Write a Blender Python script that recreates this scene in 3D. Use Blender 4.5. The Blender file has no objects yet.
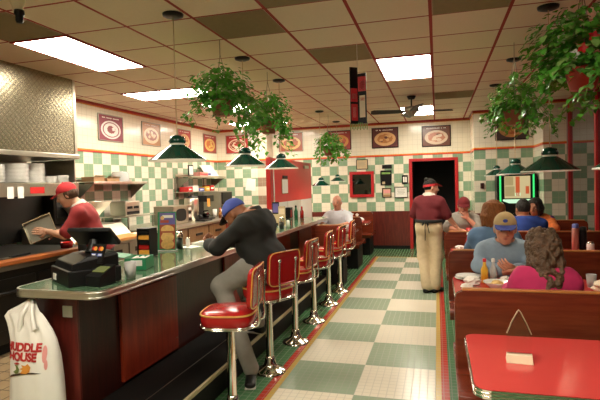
import bpy, math, random
import numpy as np
from mathutils import Vector, Matrix
PI = math.pi
random.seed(7)
SC = bpy.context.scene
COL = SC.collection
H = 1.52            # eye height of the photographer
CEIL = 2.875

# ------------------------------------------------------------------ materials
class NT:
    def __init__(s, name):
        s.m = bpy.data.materials.new(name); s.m.use_nodes = True
        s.t = s.m.node_tree; s.b = s.t.nodes['Principled BSDF']
    def n(s, typ, **kw):
        x = s.t.nodes.new(typ)
        for k, v in kw.items(): setattr(x, k, v)
        return x
    def set(s, sock, v):
        if isinstance(v, (int, float)): sock.default_value = v
        elif isinstance(v, tuple): sock.default_value = v if len(v) == len(sock.default_value) else v + (1,)
        else: s.t.links.new(v, sock)
    def math(s, op, a, b=0.0, c=None):
        x = s.n('ShaderNodeMath', operation=op); s.set(x.inputs[0], a); s.set(x.inputs[1], b)
        if c is not None: s.set(x.inputs[2], c)
        return x.outputs[0]
    def mix(s, f, a, b):
        x = s.n('ShaderNodeMix', data_type='RGBA'); s.set(x.inputs[0], f); s.set(x.inputs[6], a); s.set(x.inputs[7], b)
        return x.outputs[2]
    def pos(s):
        g = s.n('ShaderNodeNewGeometry'); x = s.n('ShaderNodeSeparateXYZ'); s.t.links.new(g.outputs['Position'], x.inputs[0])
        return x.outputs[0], x.outputs[1], x.outputs[2]
    def obj(s):
        return s.n('ShaderNodeTexCoord').outputs['Object']
    def noise(s, vec, scale, detail=3.0, stretch=None):
        if stretch:
            mp = s.n('ShaderNodeMapping'); s.t.links.new(vec, mp.inputs[0]); mp.inputs['Scale'].default_value = stretch; vec = mp.outputs[0]
        x = s.n('ShaderNodeTexNoise'); s.t.links.new(vec, x.inputs['Vector']); x.inputs['Scale'].default_value = scale; x.inputs['Detail'].default_value = detail
        return x.outputs[0]
    def line(s, c, pitch, w, off=0.0):
        f = s.math('FRACT', s.math('DIVIDE', s.math('SUBTRACT', c, off), pitch))
        a = s.math('LESS_THAN', f, w / pitch / 2); b = s.math('GREATER_THAN', f, 1 - w / pitch / 2)
        return s.math('MAXIMUM', a, b)
    def out(s, col=None, rough=None, metal=None, **kw):
        if col is not None: s.set(s.b.inputs['Base Color'], col)
        if rough is not None: s.set(s.b.inputs['Roughness'], rough)
        if metal is not None: s.set(s.b.inputs['Metallic'], metal)
        for k, v in kw.items(): s.set(s.b.inputs[k], v)
        return s.m
    def bump(s, h, strength=.3, dist=.005):
        x = s.n('ShaderNodeBump'); s.set(x.inputs['Height'], h); x.inputs['Strength'].default_value = strength; x.inputs['Distance'].default_value = dist
        s.t.links.new(x.outputs[0], s.b.inputs['Normal'])

def plain(name, col, rough=.5, metal=0.0, var=.12, scale=18, **kw):
    t = NT(name)
    n = t.noise(t.obj(), scale)
    dark = tuple(c * (1 - var) for c in col); lite = tuple(min(1, c * (1 + var)) for c in col)
    kk = {k.replace('_', ' '): v for k, v in kw.items()}
    return t.out(t.mix(n, dark, lite), rough, metal, **kk)

def wood(name, c1, c2, rough=.3, stretch=(1.5, 14, 14), scale=3.0):
    t = NT(name)
    n = t.noise(t.obj(), scale, 6.0, stretch)
    r = t.n('ShaderNodeValToRGB'); t.set(r.inputs[0], n)
    r.color_ramp.elements[0].position = .35; r.color_ramp.elements[0].color = c1 + (1,)
    r.color_ramp.elements[1].position = .68; r.color_ramp.elements[1].color = c2 + (1,)
    return t.out(r.outputs[0], rough)

def emit(name, col, s):
    t = NT(name); return t.out((.03, .03, .03), .5, **{'Emission Color': col, 'Emission Strength': s})

CREAM = (.82, .755, .60); GREEN = (.185, .345, .205)
def tile_mat(name, axis, u0, top=2.14, c_a=CREAM, c_b=GREEN, flip=0):
    t = NT(name); x, y, z = t.pos(); u = x if axis == 'x' else y
    P = .2125; S = P / 2
    cu = t.math('FLOOR', t.math('DIVIDE', t.math('SUBTRACT', u, u0), P))
    cz = t.math('FLOOR', t.math('DIVIDE', t.math('SUBTRACT', z, .86), P))
    ch = t.math('MODULO', t.math('ADD', t.math('ADD', cu, cz), 100.0 + flip), 2.0)
    ch = t.math('MULTIPLY', ch, t.math('LESS_THAN', z, top))
    g = t.math('MAXIMUM', t.line(u, S, .006, u0), t.line(z, S, .006, .86))
    col = t.mix(ch, c_a, c_b)
    nz = t.noise(t.obj(), 7.0)
    col = t.mix(t.math('MULTIPLY', nz, .3), col, tuple(c * .72 for c in c_a))
    col = t.mix(t.math('MULTIPLY', g, .55), col, (.50, .45, .33))
    t.bump(t.math('SUBTRACT', 1.0, g), .25, .002)
    return t.out(col, .16)

def floor_mat():
    t = NT('floor_tiles'); x, y, z = t.pos()
    pu, pv = .0567, .0595
    gx = t.line(x, pu, .0065, -.6025); gy = t.line(y, pv, .0065, 4.02)
    cu = t.math('FLOOR', t.math('DIVIDE', t.math('ADD', x, .6025), .567))
    cv = t.math('FLOOR', t.math('DIVIDE', t.math('SUBTRACT', y, 4.02), .595))
    ch = t.math('MODULO', t.math('ADD', t.math('ADD', cu, cv), 100.0), 2.0)
    aisle = t.mix(ch, (.315, .405, .285), (.82, .75, .60))
    nz = t.noise(t.obj(), 5.0)
    base = t.mix(nz, (.045, .155, .060), (.072, .205, .090))
    def between(c, a, b): return t.math('MULTIPLY', t.math('GREATER_THAN', c, a), t.math('LESS_THAN', c, b))
    iny = t.math('LESS_THAN', y, 10.03)
    red = t.math('MULTIPLY', between(x, -1.27, .062), iny)
    yel = t.math('MULTIPLY', between(x, -1.213, .006), iny)
    ais = t.math('MULTIPLY', between(x, -1.1695, -.0355), t.math('LESS_THAN', y, 9.97))
    col = t.mix(red, base, (.50, .030, .020)); col = t.mix(yel, col, (.62, .40, .10)); col = t.mix(ais, col, aisle)
    kit = t.math('LESS_THAN', x, -2.47)
    qx = t.line(x, .155, .010); qy = t.line(y, .155, .010)
    quarry = t.mix(nz, (.34, .23, .12), (.48, .35, .20))
    g = t.math('MAXIMUM', gx, gy)
    g = t.math('MULTIPLY', g, t.math('SUBTRACT', 1.0, kit))
    col = t.mix(t.math('MULTIPLY', g, .42), col, (.13, .12, .075))
    kq = t.mix(t.math('MAXIMUM', qx, qy), quarry, (.12, .09, .06))
    col = t.mix(kit, col, kq)
    w = t.noise(t.obj(), 1.3, 4.0)
    col = t.mix(t.math('MULTIPLY', w, .22), col, (.16, .13, .08))
    t.bump(t.math('SUBTRACT', 1.0, g), .2, .002)
    return t.out(col, t.math('ADD', .22, t.math('MULTIPLY', g, .3)))

def ceil_mat():
    t = NT('ceiling_tiles'); x, y, z = t.pos()
    lx = t.line(x, .61, .028, -.029); ly = t.line(y, .61, .022, 4.19)
    g = t.math('MAXIMUM', lx, ly)
    n1 = t.noise(t.obj(), 60.0); n2 = t.noise(t.obj(), .9)
    col = t.mix(n1, (.80, .70, .55), (.90, .80, .645)); col = t.mix(t.math('MULTIPLY', n2, .4), col, (.72, .61, .455))
    col = t.mix(g, col, (.36, .045, .04))
    return t.out(col, .85)

def quilt_mat():
    t = NT('quilted_steel'); x, y, z = t.pos()
    a = t.math('ADD', y, z); b = t.math('SUBTRACT', y, z)
    P = .068
    def ridge(c): return t.math('ABSOLUTE', t.math('SUBTRACT', t.math('FRACT', t.math('DIVIDE', c, P)), .5))
    h = t.math('MULTIPLY', ridge(a), ridge(b))
    t.bump(h, .16, .02)
    ln = t.math('MAXIMUM', t.line(a, P, .004, P / 2), t.line(b, P, .004, P / 2))
    return t.out(t.mix(ln, (.34, .305, .215), (.17, .15, .105)), .27, 1.0)

def marble_mat():
    t = NT('green_laminate')
    n = t.noise(t.obj(), 22.0, 6.0); n2 = t.noise(t.obj(), 5.0, 3.0)
    col = t.mix(n, (.035, .095, .045), (.16, .26, .15)); col = t.mix(t.math('MULTIPLY', n2, .5), col, (.05, .12, .06))
    return t.out(col, .09, **{'Specular IOR Level': .7})

M = {}
def mats():
    m = M
    m['ceil'] = ceil_mat(); m['floor'] = floor_mat()
    m['tile_left'] = tile_mat('tile_left_wall', 'y', 6.195, flip=1); m['tile_back'] = tile_mat('tile_back_wall', 'x', -1.36, flip=0)
    m['tile_kit'] = tile_mat('tile_kitchen_wall', 'x', -5.09); m['tile_bay'] = tile_mat('tile_bay_wall', 'x', .71)
    m['tile_pier_shaded'] = tile_mat('tile_pier_shaded', 'x', -4.06, c_a=(.66, .55, .42), c_b=(.24, .15, .10)); m['tile_side'] = tile_mat('tile_side_wall', 'y', 6.2)  # brown pier tiles carry shade and reflected red in their colour
    m['tile_right'] = tile_mat('tile_right_pier', 'x', 1.93)
    m['cream'] = plain('cream_paint', (.72, .64, .47), .5, var=.05)
    m['orange_trim'] = plain('orange_trim', (.68, .25, .03), .25); m['red_trim'] = plain('red_trim', (.36, .016, .012), .3)
    m['red_frame'] = plain('red_frame_paint', (.42, .014, .016), .3, var=.06)
    m['red_paint'] = plain('red_paint', (.68, .020, .022), .3, var=.06)
    m['mahog'] = wood('mahogany_panel', (.085, .011, .008), (.140, .022, .014), .28, (14, 14, 1.5))
    m['mahog_dark_and_shade'] = wood('dark_mahogany_and_shade', (.024, .005, .0035), (.048, .010, .0065), .3, (14, 14, 1.5))
    m['redwood'] = wood('red_wood_panel', (.17, .014, .006), (.27, .032, .010), .3, (10, 10, 1.2))
    m['booth'] = wood('booth_wood', (.115, .019, .008), (.175, .032, .012), .24, (1.2, 9, 11), 3.0)
    m['boothedge'] = wood('booth_edge_wood', (.36, .13, .03), (.52, .22, .06), .28)
    m['board'] = wood('cutting_board', (.50, .20, .05), (.68, .32, .09), .4, (10, 1.2, 10))
    m['steel'] = plain('brushed_steel', (.58, .54, .45), .30, 1.0, var=.1, scale=40)
    m['steel_d'] = plain('dull_steel', (.34, .32, .26), .42, 1.0); m['quilt'] = quilt_mat(); m['brass'] = plain('brass_trim', (.58, .50, .30), .35, .35)
    m['chrome'] = plain('chrome', (.80, .77, .70), .09, 1.0, var=.03)
    m['edgemetal'] = plain('edge_metal', (.78, .75, .68), .28, 1.0, var=.04)
    m['black'] = plain('black_plastic', (.006, .006, .006), .38, Specular_IOR_Level=.3); m['blackm'] = plain('black_matte', (.005, .0045, .004), .6, Specular_IOR_Level=.2)
    m['blacksteel_and_shade'] = plain('blackened_and_shaded_steel', (.022, .020, .016), .45, .6)
    m['darkroom'] = plain('unlit_room_dark', (.018, .013, .012), .8)
    m['marble'] = marble_mat()
    m['redvinyl'] = plain('red_vinyl', (.36, .011, .011), .18, var=.1, scale=6); m['gold'] = plain('gold_piping', (.66, .34, .06), .35)
    m['redtop'] = plain('red_laminate', (.52, .050, .045), .16, var=.05, scale=4)
    m['white'] = plain('white_plastic', (.80, .77, .70), .35, var=.03); m['china'] = plain('white_china', (.84, .82, .76), .12, var=.03)
    m['paper'] = plain('white_paper', (.84, .80, .72), .7, var=.04); m['bag'] = plain('white_plastic_bag', (.80, .76, .69), .38, var=.04)
    m['pinkpaper'] = plain('pink_paper', (.72, .30, .25), .7)
    m['lampgreen'] = plain('green_enamel', (.004, .052, .032), .12, var=.05); m['lampwhite'] = plain('white_enamel', (.85, .82, .74), .3, var=.02)
    m['leaf'] = None
    m['brown'] = plain('brown_cardboard', (.36, .20, .09), .8); m['tan'] = plain('tan_card', (.55, .42, .24), .7)
    m['potred'] = plain('red_pot', (.50, .05, .03), .4); m['wire'] = plain('hanger_wire', (.30, .24, .16), .5, .4)
    m['terracotta'] = plain('terracotta_pot', (.30, .11, .05), .7)
    m['yellow'] = plain('mustard_yellow', (.74, .42, .03), .3); m['ketchup'] = plain('ketchup_red', (.42, .012, .010), .2); m['sauce'] = plain('brown_sauce', (.32, .07, .01), .2)
    m['redcap'] = plain('red_plastic', (.58, .02, .02), .35); m['greenbox'] = plain('green_card', (.02, .22, .09), .5)
    m['food'] = plain('scrambled_food', (.66, .42, .14), .6, var=.4, scale=60)
    m['dirtypaper'] = plain('crumpled_napkin', (.82, .78, .70), .8, var=.08)
    t = NT('clear_glass'); m['glass'] = t.out((.95, .97, .95), .02, **{'Transmission Weight': 1.0, 'IOR': 1.45})
    t = NT('window_glass'); m['winglass'] = t.out((.012, .014, .014), .03, **{'IOR': 2.3, 'Specular IOR Level': .5, 'Coat Weight': 1.0, 'Coat IOR': 1.5, 'Coat Roughness': .02})
    t = NT('clear_plastic'); m['clear'] = t.out((.92, .91, .87), .15, **{'Transmission Weight': .55, 'IOR': 1.2})
    m['mirror'] = plain('dark_mirror', (.085, .09, .08), .05, 1.0, var=.05)
    m['tube'] = emit('ceiling_diffuser', (1.0, .91, .755), 29.0); m['bulb'] = emit('lamp_bulb', (1.0, .83, .58), 85.0)
    m['neon'] = emit('green_neon', (.03, .85, .18), .95); m['juke'] = emit('lit_display', (1.0, .80, .40), .50)
    m['jukegreen'] = emit('lit_green_ledge', (.6, 1.0, .62), .9)
    m['lcd'] = emit('green_lcd', (.55, .60, .12), .22)
    m['skin'] = plain('skin_fair', (.60, .33, .21), .5, var=.06); m['skin_d'] = plain('skin_brown', (.28, .105, .045), .5, var=.08); m['skin_r'] = plain('skin_ruddy', (.62, .27, .17), .5, var=.06)
    m['eye'] = plain('eye_white', (.75, .72, .66), .2, var=.02); m['iris'] = plain('eye_dark', (.03, .02, .015), .2); m['lip'] = plain('lips', (.42, .13, .10), .5)
    def cloth(k, c, r=.85, var=.14): m[k] = plain(k, c, r, var=var, scale=26)
    cloth('maroon_cloth', (.125, .008, .012)); cloth('cook_red', (.235, .014, .014)); cloth('khaki', (.60, .47, .29)); cloth('denim', (.22, .295, .375)); cloth('denim_d', (.09, .17, .29))
    cloth('black_cloth', (.011, .011, .009)); cloth('grey_pants', (.26, .245, .21)); cloth('pink_cloth', (.44, .016, .095)); cloth('pale_blue', (.68, .71, .76))
    cloth('grey_cloth', (.30, .275, .235)); cloth('navy', (.014, .045, .24)); cloth('tan_cloth', (.48, .34, .16)); cloth('cap_blue', (.055, .085, .36)); cloth('cap_red', (.42, .016, .02))
    cloth('cap_maroon', (.17, .010, .014)); cloth('orange_cloth', (.60, .15, .03), var=.5); cloth('tee', (.55, .50, .42)); cloth('purple_cloth', (.10, .04, .16))
    def hair(k, a, b):
        t = NT(k); n = t.noise(t.obj(), 30.0, 5.0, (2.2, 2.2, .55)); t.bump(n, .9, .02)
        m[k] = t.out(t.mix(n, a, b), .6, **{'Specular IOR Level': .25})
    hair('hair_black', (.006, .005, .004), (.02, .016, .012)); hair('hair_brown', (.10, .028, .008), (.34, .125, .032)); t = NT('hair_curly'); n = t.noise(t.obj(), 34.0, 5.0); t.bump(n, 1.0, .03); m['hair_curly'] = t.out(t.mix(t.noise(t.obj(), 48.0, 3.0), (.006, .0035, .002), (.16, .085, .038)), .5); hair('hair_grey', (.34, .29, .24), (.52, .47, .40)); hair('hair_short', (.05, .025, .012), (.10, .05, .025))
    def leafm(k, a, b):
        t = NT(k); n = t.noise(t.obj(), 14.0, 2.0)
        m[k] = t.out(t.mix(n, a, b), .27)
    leafm('leaf', (.03, .155, .018), (.17, .55, .06)); leafm('leaf_pale', (.10, .26, .05), (.34, .52, .16))
mats()

# ------------------------------------------------------------------ mesh helpers
class MB:
    def __init__(s): s.v = []; s.f = []; s.m = []; s.sm = []; s.T = Matrix.Identity(4)
    def add(s, vs, fs, mat=0, smooth=False):
        b = len(s.v); T = s.T
        s.v += [tuple(T @ Vector(v)) for v in vs]
        s.f += [tuple(b + i for i in f) for f in fs]
        s.m += [mat] * len(fs); s.sm += [smooth] * len(fs)
        return s
    def box(s, x0, x1, y0, y1, z0, z1, mat=0):
        x0, x1 = sorted((x0, x1)); y0, y1 = sorted((y0, y1)); z0, z1 = sorted((z0, z1))
        return s.add([(x0, y0, z0), (x1, y0, z0), (x1, y1, z0), (x0, y1, z0), (x0, y0, z1), (x1, y0, z1), (x1, y1, z1), (x0, y1, z1)],
                     [(3, 2, 1, 0), (4, 5, 6, 7), (0, 1, 5, 4), (1, 2, 6, 5), (2, 3, 7, 6), (3, 0, 4, 7)], mat)
    def loft(s, loops, mat=0, smooth=True, caps=True, closed=True):
        n = len(loops[0]); vs = [p for l in loops for p in l]; fs = []
        for k in range(len(loops) - 1):
            for i in range(n if closed else n - 1):
                j = (i + 1) % n
                fs.append((k * n + i, k * n + j, (k + 1) * n + j, (k + 1) * n + i))
        s.add(vs, fs, mat, smooth)
        if caps:
            s.add(loops[0], [tuple(reversed(range(n)))], mat, False); s.add(loops[-1], [tuple(range(n))], mat, False)
        return s
    def lathe(s, prof, c=(0, 0, 0), n=20, mat=0, caps=False):
        loops = [[(c[0] + r * math.cos(2 * PI * i / n), c[1] + r * math.sin(2 * PI * i / n), c[2] + z) for i in range(n)] for r, z in prof]
        return s.loft(loops, mat, True, caps)
    def tube(s, pts, r, n=8, mat=0, caps=True, closed=False):
        pts = [Vector(p) for p in pts]; loops = []; N = len(pts); up = None
        for i, p in enumerate(pts):
            if closed: d = pts[(i + 1) % N] - pts[i - 1]
            else: d = (pts[min(i + 1, N - 1)] - pts[max(i - 1, 0)])
            d.normalize()
            if up is None: up = Vector((0, 0, 1)) if abs(d.z) < .9 else Vector((1, 0, 0))
            a = d.cross(up)
            if a.length < 1e-5: a = d.orthogonal()
            a.normalize(); b = a.cross(d).normalized(); up = b
            rr = r[i] if isinstance(r, (list, tuple)) else r
            loops.append([tuple(p - a * math.cos(2 * PI * k / n) * rr + b * math.sin(2 * PI * k / n) * rr) for k in range(n)])
        if closed: loops.append(loops[0])
        return s.loft(loops, mat, True, caps and not closed)
    def prism(s, poly, z0, z1, mat=0, side=None):
        n = len(poly)
        s.add([(x, y, z1) for x, y in poly], [tuple(range(n))], mat); s.add([(x, y, z0) for x, y in poly], [tuple(reversed(range(n)))], mat)
        b = [(x, y, z0) for x, y in poly] + [(x, y, z1) for x, y in poly]
        return s.add(b, [(i, (i + 1) % n, n + (i + 1) % n, n + i) for i in range(n)], mat if side is None else side)
    def ell(s, c, r, mat=0, n=14, k=8):
        loops = []
        for j in range(1, k):
            a = PI * j / k
            loops.append([(c[0] + r[0] * math.sin(a) * math.cos(2 * PI * i / n), c[1] + r[1] * math.sin(a) * math.sin(2 * PI * i / n), c[2] - r[2] * math.cos(a)) for i in range(n)])
        s.loft(loops, mat, True, False)
        s.add(loops[0] + [(c[0], c[1], c[2] - r[2])], [((i + 1) % n, i, n) for i in range(n)], mat, True)
        return s.add(loops[-1] + [(c[0], c[1], c[2] + r[2])], [(i, (i + 1) % n, n) for i in range(n)], mat, True)
    def build(s, name, mt, parent=None, bevel=0.0, seg=2):
        off = Vector(parent['_abs']) if parent is not None and '_abs' in parent else (parent.location if parent is not None else Vector((0, 0, 0)))
        me = bpy.data.meshes.new(name)
        me.from_pydata([(a - off[0], b - off[1], c - off[2]) for a, b, c in s.v], [], s.f)
        mt = mt if isinstance(mt, (list, tuple)) else [mt]
        for x in mt: me.materials.append(M[x] if isinstance(x, str) else x)
        me.polygons.foreach_set('material_index', s.m); me.polygons.foreach_set('use_smooth', s.sm)
        me.update()
        o = bpy.data.objects.new(name, me); COL.objects.link(o)
        if parent is not None: o.parent = parent; o['_abs'] = list(off)
        if bevel:
            b = o.modifiers.new('edges', 'BEVEL'); b.width = bevel; b.segments = seg; b.limit_method = 'ANGLE'; b.angle_limit = math.radians(40)
        return o

def thing(name, label, cat, loc=(0, 0, 0), group=None):
    o = bpy.data.objects.new(name, None); COL.objects.link(o); o.location = loc; o.empty_display_size = .1
    o['label'] = label; o['category'] = cat; o['_abs'] = list(loc)
    if group: o['group'] = group
    return o
def tag(o, label, cat, group=None, kind=None):
    o['label'] = label; o['category'] = cat
    if group: o['group'] = group
    if kind: o['kind'] = kind
    return o
def struct(o): o['kind'] = 'structure'; return o
def kids(o): return [c for c in bpy.data.objects if c.parent == o]
def dup(root, loc, rotz=None, label=None, group=None):
    r = root.copy(); COL.objects.link(r); r.location = loc
    if rotz is not None: r.rotation_euler = (0, 0, rotz)
    if label: r['label'] = label
    if group: r['group'] = group
    for ch in kids(root):
        c = ch.copy(); COL.objects.link(c); c.parent = r
        for g in kids(ch):
            d = g.copy(); COL.objects.link(d); d.parent = c
    return r
def part(name, mt, parent, fn, bevel=0.0, seg=2):
    b = MB(); fn(b); return b.build(name, mt, parent, bevel, seg)
def boxobj(name, mt, dims, parent=None, bevel=0.0):
    b = MB(); b.box(*dims); return b.build(name, mt, parent, bevel)
def sq(a, b, n=32, p=4.0, cx=0, cy=0):
    out = []
    for i in range(n):
        t = 2 * PI * i / n; c, s = math.cos(t), math.sin(t)
        out.append((cx + a * math.copysign(abs(c) ** (2 / p), c), cy + b * math.copysign(abs(s) ** (2 / p), s)))
    return out
def rrect(x0, x1, y0, y1, r, n=6):
    out = []
    for cx, cy, a0 in ((x1 - r, y0 + r, -PI / 2), (x1 - r, y1 - r, 0), (x0 + r, y1 - r, PI / 2), (x0 + r, y0 + r, PI)):
        for i in range(n + 1):
            a = a0 + PI / 2 * i / n; out.append((cx + r * math.cos(a), cy + r * math.sin(a)))
    return out
# ------------------------------------------------------------------ the room
YB, YK, YBAY, XL, XR = 11.25, 10.85, 10.2, -5.1, 2.2
struct(boxobj('floor', 'floor', (XL - .1, XR + .1, -2.6, 13.0, -.1, 0)))
struct(boxobj('ceiling', 'ceil', (XL - .1, XR + .1, -2.6, YB + .2, CEIL, CEIL + .1)))
struct(boxobj('wall_left', 'tile_left', (XL - .1, XL, -2.6, YK, 0, CEIL)))
struct(boxobj('wall_kitchen', 'tile_kit', (XL - .1, -4.06, YK, YB + .1, 0, CEIL)))
struct(boxobj('wall_kitchen_side', 'tile_pier_shaded', (-4.06, -3.82, YK - .03, YB + .1, 0, CEIL)))
def back(b):
    b.box(-3.82, -.55, YB, YB + .1, 0, CEIL); b.box(.40, .80, YB, YB + .1, 0, CEIL); b.box(-.55, .40, YB, YB + .1, 2.0, CEIL)
struct(part('wall_back', 'tile_back', None, back))
struct(boxobj('wall_bay_side', 'tile_side', (.71, .80, YBAY + .1, YB, 0, CEIL)))
struct(boxobj('wall_bay', 'tile_bay', (.71, XR, YBAY, YBAY + .1, 0, CEIL)))
struct(boxobj('wall_pier', 'tile_right', (1.80, XR, 9.4, YBAY, 0, CEIL)))
struct(boxobj('wall_rear', 'cream', (XL - .1, XR + .1, -2.7, -2.6, 0, CEIL)))
def rw(b):
    b.box(XR, XR + .1, -2.6, 1.9, 0, CEIL); b.box(XR, XR + .1, 1.9, 9.4, 0, .66); b.box(XR, XR + .1, 9.4, YBAY + .1, 0, CEIL)
struct(part('wall_right', 'mahog', None, rw))
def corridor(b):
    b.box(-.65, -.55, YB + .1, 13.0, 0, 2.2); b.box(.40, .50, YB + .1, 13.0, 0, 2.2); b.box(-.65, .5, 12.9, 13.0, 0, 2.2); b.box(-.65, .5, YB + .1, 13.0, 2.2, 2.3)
struct(part('wall_corridor', 'darkroom', None, corridor))  # near-black walls stand in for the darkness beyond the doorway
# red frame of the doorway
def dframe(b):
    b.box(-.60, -.53, YB - .03, YB + .1, 0, 2.03); b.box(.38, .45, YB - .03, YB + .1, 0, 2.03); b.box(-.53, .38, YB - .03, YB + .1, 1.965, 2.03)
struct(part('trim_1', 'red_frame', None, dframe, .006))
# tile border strip: orange band over a thin red line, and the red cove under the ceiling
def border(b, z0, z1, e, mat):
    b.box(XL, XL + e, 4.9, YK, z0, z1, mat); b.box(XL, -4.06, YK - e, YK, z0, z1, mat); b.box(-4.06, -3.82, YK - .03 - e, YK - .03, z0, z1, mat)
    b.box(-3.82, -3.82 + e, YK - .03, YB, z0, z1, mat); b.box(-3.82, .71, YB - e, YB, z0, z1, mat); b.box(.71 - e, .71, YBAY, YB, z0, z1, mat)
    b.box(.71 - e, 1.80, YBAY - e, YBAY, z0, z1, mat); b.box(1.80 - e, 1.80, 9.4, YBAY, z0, z1, mat); b.box(1.80 - e, XR, 9.4 - e, 9.4, z0, z1, mat)
def trim_b(b): border(b, 2.125, 2.148, .012, 0); border(b, 2.106, 2.125, .014, 1)
struct(part('trim_2', ['orange_trim', 'red_paint'], None, trim_b))
def trim_c(b): border(b, 2.83, CEIL, .02, 0); border(b, 2.818, 2.83, .014, 1)
struct(part('trim_3', ['red_trim', 'orange_trim'], None, trim_c))
# wainscot on the dining side
def wains(b):
    b.box(-3.80, -.60, YB - .02, YB, .08, .86); b.box(.45, .69, YB - .02, YB, .08, .86); b.box(.71, 1.79, YBAY - .02, YBAY, .08, .86); b.box(.69, .71, YBAY - .02, YB - .02, .08, .86)
struct(part('trim_4', 'mahog', None, wains))
def basebd(b):
    b.box(-3.80, -.60, YB - .03, YB, 0, .08); b.box(.45, .69, YB - .03, YB, 0, .08); b.box(.68, 1.79, YBAY - .03, YBAY, 0, .08)
struct(part('baseboard_back', 'black', None, basebd))
# window wall on the right: red frame posts, sill, night-dark panes
posts = [9.34, 7.85, 6.36, 4.87, 3.38, 1.9]
def wframe(b):
    for y in posts: b.box(XR - .03, XR + .05, y - .035, y + .035, .66, CEIL)
    b.box(XR - .04, XR + .05, 1.9, 9.37, .64, .71); b.box(XR - .03, XR + .05, 1.9, 9.37, 2.78, CEIL)
struct(part('trim_5', 'red_frame', None, wframe, .005))
struct(part('trim_6', 'steel_d', None, lambda b: [b.box(XR - .042, XR - .03, y - .012, y + .012, .72, 2.78) for y in posts[:1]] and b))
for i in range(len(posts) - 1):
    struct(boxobj('window_%d' % (i + 1), 'winglass', (XR + .005, XR + .015, posts[i + 1] + .03, posts[i] - .03, .70, 2.79)))

# ------------------------------------------------------------------ ceiling fittings
def ceiling_light(x0, x1, y0, y1, label):
    cx, cy = (x0 + x1) / 2, (y0 + y1) / 2
    t = thing('ceiling_light', label, 'light', (cx, cy, CEIL), 'fluorescent ceiling panels')
    def fr(b):
        e = .022
        b.box(x0, x1, y0, y0 + e, CEIL - .012, CEIL - .001); b.box(x0, x1, y1 - e, y1, CEIL - .012, CEIL - .001)
        b.box(x0, x0 + e, y0 + e, y1 - e, CEIL - .012, CEIL - .001); b.box(x1 - e, x1, y0 + e, y1 - e, CEIL - .012, CEIL - .001)
    part('frame', 'red_trim', t, fr)
    boxobj('diffuser', 'tube', (x0 + .022, x1 - .022, y0 + .022, y1 - .022, CEIL - .008, CEIL - .002), t)
L = lambda i: -.029 + .61 * i
J = lambda j: 4.19 + .61 * j
ceiling_light(L(-6), L(-5), J(-1), J(1), 'long bright ceiling panel beside the quilted steel hood')
ceiling_light(L(-7), L(-5), J(3), J(4), 'bright ceiling panel running crosswise behind the hanging plant nearest the register')
ceiling_light(L(-1), L(0), J(2), J(4), 'bright ceiling panel above the checkered aisle, nearer than the ceiling fan')
ceiling_light(L(-1), L(0), J(8), J(10), 'bright ceiling panel just behind the ceiling fan')
ceiling_light(L(-6), L(-5), J(5), J(7), 'bright ceiling panel half hidden by vines of the first hanging plant')
ceiling_light(L(-7), L(-5), J(9), J(10), 'small far ceiling panel by the kitchen corner pictures')
ceiling_light(L(-1), L(0), J(-6), J(-4), 'added unseen ceiling panel above the open end of the aisle')  # out of view, added to raise the room's illumination
ceiling_light(L(-4), L(-3), J(-7), J(-5), 'added unseen ceiling panel above the register end of the counter')  # another unseen fixture, added for more light

def vent(i, j, label, m):
    x0, y0 = L(i), J(j)
    t = thing('ceiling_vent', label, 'vent', (x0 + .305, y0 + .305, CEIL), 'dark air vents in the ceiling grid')
    boxobj('backing', m, (x0 + .016, x0 + .594, y0 + .011, y0 + .599, CEIL - .004, CEIL - .001), t)
    def sl(b):
        for k in range(15):
            y = y0 + .045 + k * .037
            b.add([(x0 + .03, y - .008, CEIL - .005), (x0 + .58, y - .008, CEIL - .005), (x0 + .58, y + .010, CEIL - .012), (x0 + .03, y + .010, CEIL - .012),
                   (x0 + .03, y - .008, CEIL - .004), (x0 + .58, y - .008, CEIL - .004), (x0 + .58, y + .010, CEIL - .011), (x0 + .03, y + .010, CEIL - .011)],
                  [(3, 2, 1, 0), (4, 5, 6, 7), (0, 1, 5, 4), (1, 2, 6, 5), (2, 3, 7, 6), (3, 0, 4, 7)])
    part('slats', m, t, sl)
M['vent'] = plain('vent_paint', (.30, .235, .13), .7)
vent(-3, -1, 'dark ceiling vent between the first two pendant lamp canopies', 'vent')
vent(-2, 1, 'dark ceiling vent just above the hanging advertising sign', 'vent')
vent(-2, -2, 'dark ceiling vent nearest the camera over the counter stools', 'vent')
vent(-6, -2, 'dark ceiling vent touching the long bright panel by the hood', 'vent')
vent(0, -1, 'dark ceiling vent nearest the big plant over the booths', 'vent')
vent(0, 6, 'dark ceiling vent farthest back near the doorway', 'vent')

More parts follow.
